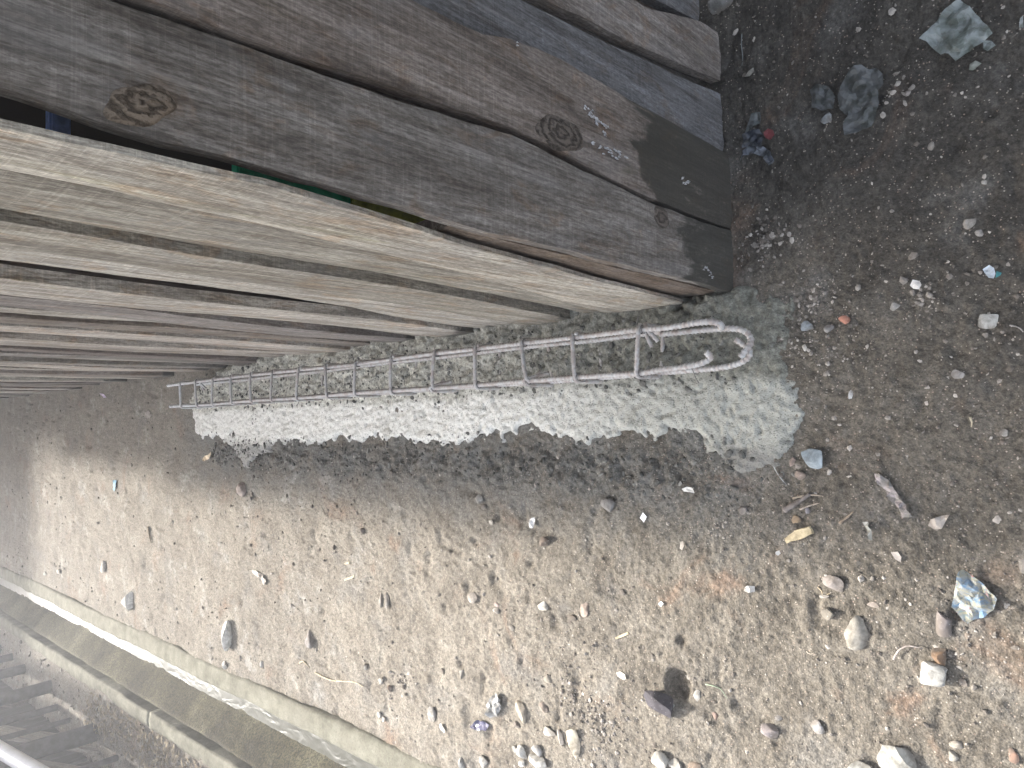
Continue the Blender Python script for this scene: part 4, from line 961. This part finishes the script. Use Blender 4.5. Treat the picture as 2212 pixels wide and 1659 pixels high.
scrap('white_scrap', R5([(795, 408), (812, 400), (818, 418), (805, 430), (794, 422)]), M_paper, (.6, .58, .54), 'tiny white scrap below the flat wood chip', 'scrap', .003, 90)
scrap('plaster_flake', R5([(255, 350), (272, 345), (280, 370), (272, 392), (258, 385)]), M_paper, (.56, .52, .47), 'off-white plaster flake in the reddish soil below the shade border', 'flake', .004, 90)
scrap('white_leaf', R4([(1720, 1103), (1745, 1095), (1770, 1112), (1777, 1140), (1755, 1141), (1730, 1125)]), M_paper, (.78, .74, .64), 'white leaf-shaped chip up and left of the rubble lump', 'chip', .001, 50, .004)
scrap('foil_scrap', R4([(1215, 225), (1240, 212), (1247, 250), (1242, 275), (1214, 275)]), M_foil, (.6, .6, .6), 'crinkled silver foil scrap in the shaded band', 'foil scrap', .005, 90)
scrap('violet_plastic', R4([(872, 1418), (905, 1382), (945, 1385), (975, 1412), (965, 1440), (915, 1442)]), M_foil, (.07, .065, .12), 'dark violet plastic scrap with a bright glint near the lower edge', 'plastic scrap', .004, 50)
scrap('clear_plastic', R4([(990, 1250), (1030, 1220), (1055, 1260), (1060, 1310), (1030, 1355), (990, 1365), (970, 1320)]), M_foil, (.30, .295, .28), 'crumpled clear plastic among gravel above the violet scrap', 'plastic scrap', .008, 60)
scrap('white_shard', R4([(700, 1400), (712, 1395), (732, 1440), (728, 1452), (705, 1430)]), M_paper, (.68, .67, .64), 'sharp white shard left of the violet plastic scrap', 'shard', .002, 60, .004)
scrap('printed_wrapper', R5([(1845, 520), (1865, 512), (1910, 545), (1955, 575), (2000, 620), (2060, 685), (2040, 742), (1985, 785), (1925, 805), (1888, 828), (1845, 780), (1795, 728), (1805, 680), (1818, 610)]), M_wrap, (1, 1, 1), 'crumpled blue and white printed wrapper with a red patch, right of the stones', 'wrapper', .007, 42, .006)
scrap('fabric_strip', R2([(1355, 1250), (1395, 1255), (1440, 1290), (1465, 1325), (1500, 1380), (1540, 1430), (1580, 1500), (1550, 1525), (1515, 1500), (1500, 1445), (1440, 1400), (1425, 1350), (1380, 1310)]), M_film, (.38, .33, .33), 'long twisted pinkish-grey fabric strip on the soil', 'fabric strip', .006, 70)
scrap('tissue', R5([(1680, 225), (1735, 205), (1792, 195), (1765, 235), (1750, 275), (1700, 280), (1665, 262)]), M_paper, (.40, .36, .32), 'crumpled beige tissue at the lower end of the pinkish fabric strip', 'tissue', .008, 70)
scrap('pale_chip', R5([(1450, 412), (1490, 408), (1512, 440), (1505, 470), (1475, 450)]), M_paper, (.40, .36, .32), 'flat pinkish chip between the rounded grey-brown stone and the tissue', 'chip', .003, 70)
scrap('torn_leaf', R5([(1285, 240), (1320, 238), (1345, 285), (1352, 340), (1335, 335), (1315, 285)]), M_foil, (.33, .33, .3), 'curled grey leaf-like scrap with a bright tip right of the wood chip', 'scrap', .007, 80)
scrap('blue_scrap', R3([(660, 0), (678, 0), (676, 30), (664, 72), (660, 50)]), M_paper, (.25, .45, .58), 'small bright blue scrap on the far sunlit soil', 'scrap', .003)
scrap('orange_leaf', R1([(1275, 1480), (1295, 1455), (1315, 1450), (1330, 1430), (1325, 1455), (1318, 1475), (1288, 1490)]), M_paper, (.66, .54, .38), 'light orange leaf scrap beside the far end of the strip', 'leaf', .004)
scrap('lilac_scrap', R1([(642, 1062), (665, 1068), (686, 1090), (668, 1092)]), M_paper, (.66, .56, .72), 'lilac-white scrap at the foot of the far boards', 'scrap', .003)
scrap('dull_leaf', R1([(915, 1195), (935, 1165), (952, 1190), (948, 1222), (920, 1224)]), M_paper, (.34, .30, .27), 'faded leaf on the shaded soil beyond the far end of the cage', 'leaf', .004)
scrap('dull_wrapper', R3([(1450, 518), (1485, 516), (1525, 545), (1548, 580), (1530, 605), (1515, 565), (1480, 545)]), M_paper, (.45, .41, .36), 'crinkled pale wrapper in the far sunlit soil', 'wrapper', .004)

# ------------------------------------------------------------------ wood bits, twigs
def chip(name, pts, h, color, label, cat='wood chip'):
    P_ = [unproject(*p) for p in pts]; c = sum(P_, Vector()) / len(P_); z0 = surf(c[0], c[1]) - .001
    bm = bmesh.new(); vb = [bm.verts.new((p[0] - c[0], p[1] - c[1], 0)) for p in P_]; f = bm.faces.new(vb)
    ex = bmesh.ops.extrude_face_region(bm, geom=[f]); bmesh.ops.translate(bm, vec=(0, 0, h), verts=[q for q in ex['geom'] if isinstance(q, bmesh.types.BMVert)])
    bmesh.ops.recalc_face_normals(bm, faces=bm.faces[:])
    bmesh.ops.subdivide_edges(bm, edges=bm.edges[:], cuts=3, use_grid_fill=True)
    for q in bm.verts: q.co += Vector((random.uniform(-1, 1), random.uniform(-1, 1), random.uniform(-1, 1))) * h * .10
    me = bpy.data.meshes.new(name); bm.to_mesh(me); bm.free(); me.materials.append(M_chip)
    o = bpy.data.objects.new(name, me); COL.objects.link(o); o.location = (c[0], c[1], z0); o.color = (*color, 1)
    return tag(o, label, cat)
chip('wood_chip', R5([(843, 332), (905, 288), (985, 264), (1005, 302), (940, 335), (860, 358)]), .010, (.52, .44, .29), 'flat pale yellow wood chip on the soil below the sticks')
chip('wood_chip', R4([(1705, 905), (1780, 872), (1787, 885), (1712, 915)]), .006, (.5, .43, .3), 'thin pale splinter on the soil left of the dark wedge-shaped stone')
chip('wood_chip', R4([(132, 572), (188, 550), (190, 562), (136, 582)]), .006, (.6, .53, .38), 'short straw-coloured splinter in the far middle soil')
chip('wood_chip', R4([(136, 478), (162, 472), (162, 482), (138, 488)]), .005, (.6, .53, .38), 'tiny straw-coloured splinter just above the short one')
def twig(pts, r0, color, label, cat='twig', r1=None, name='twig', kinks=True, seg=7, lift=0.0):
    P_ = []
    for p in pts: q = unproject(*p); q[2] = surf(q[0], q[1]) + r0 * .8 + lift + random.uniform(0, .002); P_.append(q)
    c = P_[0].copy(); r1 = r1 or r0 * .5
    pth = smoothpath(P_, .004)
    o = tube(name, pth, lambda L, an, t: (r0 + (r1 - r0) * t) * (1 + .18 * math.sin(L * 410) + .12 * math.sin(an * 2 + L * 90)), M_chip, None, seg, c); o.location = c; o.color = (*color, 1)
    return tag(o, label, cat)
twig(R5([(838, 172), (900, 135), (985, 80)]), .0055, (.20, .175, .16), 'thick grey stick, heaviest of the little bundle near the strip end', 'stick', .004, 'stick')
twig(R5([(885, 105), (935, 92), (1000, 84), (1062, 90)]), .0022, (.42, .36, .29), 'thin pale twig crossing the top of the thick grey stick')
twig(R5([(925, 168), (985, 145), (1045, 128)]), .0020, (.36, .31, .26), 'thin twig running below and parallel to the crossing twig')
twig(R5([(1158, 245), (1200, 212), (1235, 180)]), .0026, (.30, .24, .18), 'short brown stick right of the ochre-brown lump', 'stick')
twig(R5([(1465, 1030), (1480, 1000), (1500, 972), (1545, 950), (1590, 956), (1632, 966)]), .0018, (.42, .37, .34), 'bent pale twig reaching towards the rust-brown stone', lift=.006)
twig(R5([(385, 1172), (430, 1178), (470, 1200), (510, 1256)]), .0014, (.30, .36, .26), 'curved green-grey grass blade right of the damp pit', 'grass blade', name='grass_blade')
twig(R5([(1025, 615), (1045, 640), (1062, 672), (1085, 655), (1105, 650)]), .0014, (.5, .42, .3), 'small curly straw under the rounded grey-brown stone', 'straw', name='straw')
twig(R3([(1722, 1056), (1745, 1046), (1775, 1085)]), .003, (.58, .50, .36), 'short hooked straw at the left end of the long bent twig', 'straw', name='straw')
twig(R3([(1808, 1112), (1850, 1135), (1905, 1156), (1970, 1160), (2040, 1164), (2100, 1186)]), .003, (.60, .52, .38), 'long bent straw-coloured twig lying above the lane kerb')
twig(R3([(858, 268), (864, 310), (876, 362)]), .006, (.4, .34, .26), 'slim upright stick in the far sunlit soil', 'stick', name='stick')
twig(TR([(592, 200), (588, 260), (590, 330), (585, 392)]), .0012, (.20, .22, .22), 'thin grey cord lying straight below the outer front boards', 'cord', name='cord')
twig(R2([(1905, 925), (1915, 955), (1912, 985)]), .0020, (.40, .36, .27), 'tiny straight splinter on the soil near the right edge', 'splinter', name='splinter')
twig(R2([(2135, 402), (2170, 408), (2195, 420), (2212, 440)]), .0014, (.33, .31, .29), 'thin fibre at the right edge beside the flat pale stone', 'fibre', name='fibre')
twig(R2([(780, 1210), (800, 1250), (830, 1290), (850, 1320)]), .0014, (.42, .43, .42), 'frayed pale fibre at the near corner of the mortar strip', 'fibre', name='fibre')
twig(R5([(960, 985), (985, 1000), (1010, 990)]), .0011, (.45, .4, .33), 'short dry stem left of the big angular stone', 'straw', name='straw')

# ------------------------------------------------------------------ palisade beyond the ditch
pal = empty('palisade', (-1.7, 5.0, 0)); PO = Vector((-1.7, 5.0, 0))
tag(pal, 'dark palisade of round posts and slanting boards in the lower left corner', 'fence')
M_post = mat_objcolor('weathered_posts', 0.8, 0.25, 25, 0.6)
def post(x, yv, r, lean, h, color=(0.105, 0.105, 0.11)):
    z0 = 0.02; pts = [Vector((x, yv, z0 - .05)), Vector((x + lean * .3, yv + .01, z0 + h * .33)), Vector((x + lean * .6, yv - .01, z0 + h * .66)), Vector((x + lean, yv, z0 + h))]
    o = tube('post', smoothpath(pts, .04), lambda L, an, t: r * (1 - .15 * t) * (1 + .05 * math.sin(an * 3 + L * 5) + .03 * math.sin(L * 23 + an)), M_post, pal, 12, PO); o.color = (*color, 1); return o
for (x, yv, r, ln, h) in ((-1.67, 4.42, .050, .03, 1.5), (-1.63, 5.30, .040, -.02, 1.5), (-1.64, 5.86, .033, .02, 1.5), (-1.62, 6.17, .026, 0, 1.5), (-1.63, 6.5, .03, .02, 1.5), (-1.64, 6.9, .035, 0, 1.5), (-1.73, 3.66, .05, .02, 1.5), (-1.72, 4.86, .016, 0.03, 1.4), (-1.71, 5.12, .02, .0, 1.4), (-1.72, 4.12, .016, 0, 1.3), (-1.72, 3.4, .018, 0, 1.3)): post(x, yv, r, ln, h)
def board(p, q, wd, th, color, nm='board'):
    p, q = Vector(p), Vector(q); d = (q - p); L = d.length; bm = bmesh.new(); bmesh.ops.create_cube(bm, size=1.0)
    bmesh.ops.scale(bm, vec=(th, wd, L), verts=bm.verts); bmesh.ops.subdivide_edges(bm, edges=[e for e in bm.edges if abs(e.verts[0].co.z - e.verts[1].co.z) > L * .5], cuts=14)
    for v_ in bm.verts: v_.co.y += random.uniform(-.005, .005); v_.co.x += random.uniform(-.0015, .0015)
    me = bpy.data.meshes.new(nm); bm.to_mesh(me); bm.free(); me.materials.append(M_wood)
    o = bpy.data.objects.new(nm, me); link(o, pal); z = d.normalized(); x_ = Vector((1, 0, 0)); y_ = z.cross(x_).normalized(); x_ = y_.cross(z)
    mm = Matrix((x_, y_, z)).transposed().to_4x4(); mm.translation = (p + q) / 2 - PO; o.matrix_local = mm; o.color = (*color, 1); o['stain'] = -9.0
    return o
board((-1.76, 5.75, .60), (-1.75, 4.35, .02), .11, .02, (.34, .32, .29))
board((-1.78, 4.95, .52), (-1.77, 3.75, .0), .12, .02, (.27, .26, .235))
board((-1.80, 6.9, .66), (-1.78, 5.6, .12), .10, .02, (.14, .13, .12))
for k in range(9):
    yv = 3.2 + k * .52; board((-1.84, yv, -.02), (-1.84, yv + random.uniform(-.03, .03), 1.5), .47, .02, (.045, .046, .048), 'back_board')
M_pipe = mat_flat('pale_pipe', (.62, .63, .66), .35, .5, 12, .12)
a, b = Vector((-1.56, 5.4, .66)), Vector((-1.60, 3.4, .36))
tube('rail_pipe', smoothpath([a, a.lerp(b, .5), b], .05), .035, M_pipe, pal, 16, PO)
# leaf litter between kerb and palisade
V, F = [], []
for k in range(800):
    x = rng.uniform(-1.66, -1.475); yv = rng.uniform(2.6, 4.6) ; s = rng.uniform(.008, .026); a = rng.uniform(0, 6.28); tl = rng.uniform(-.6, .6); z = float(ground_h(np.array([x]), np.array([yv]))[0]) + rng.uniform(.002, .022)
    b_ = len(V); ca, sa = math.cos(a), math.sin(a)
    for (p_, q_, h_) in ((-1, 0, 0), (-.3, .35, .25), (.5, .28, .2), (1, 0, -.1), (.5, -.28, .25), (-.3, -.35, .2)):
        V.append((x + s * (p_ * ca - q_ * sa), yv + s * (p_ * sa + q_ * ca), z + s * (h_ + p_ * tl * .5)))
    F += [(b_, b_ + 1, b_ + 5), (b_ + 1, b_ + 2, b_ + 4, b_ + 5), (b_ + 2, b_ + 3, b_ + 4)]
lit = mesh('leaf_litter', V, F, M_leaf, None, False); tag(lit, 'dry leaves and stems littering the strip of earth behind the far kerb', kind='stuff')
V, F = [], []

# ------------------------------------------------------------------ the house that closes the lane and shades its far end
house = empty('rendered_house', (0.3, 11.0, 0))
tag(house, 'low plastered house closing the far end of the lane, its shadow across the ground', 'house')
M_plaster = mat_plain('lime_plaster', (.45, .40, .33)); ho = (0.3, 11.0, 0)
box('wall', -2.35, 3.2, 11.0, 15.0, 0, 3.0, M_plaster, house, ho)
box('roof_slab', -2.45, 3.4, 10.9, 15.1, 3.003, 3.36, M_roof, house, ho)
# thin haze volume added to imitate lens glare over the lane
hm = bpy.data.materials.new('glare_haze'); hm.use_nodes = True; hn = hm.node_tree; hn.nodes.clear()
ho_ = hn.nodes.new('ShaderNodeOutputMaterial'); pv = hn.nodes.new('ShaderNodeVolumePrincipled')
pv.inputs['Color'].default_value = (.93, .95, 1.0, 1); pv.inputs['Density'].default_value = 0.030; pv.inputs['Anisotropy'].default_value = 0.35
hn.links.new(pv.outputs[0], ho_.inputs['Volume'])
hz = box('haze', -64, 64, -64, 64, -1.35, 3.7, hm); tag(hz, kind='stuff')
print('objects', len(bpy.data.objects))
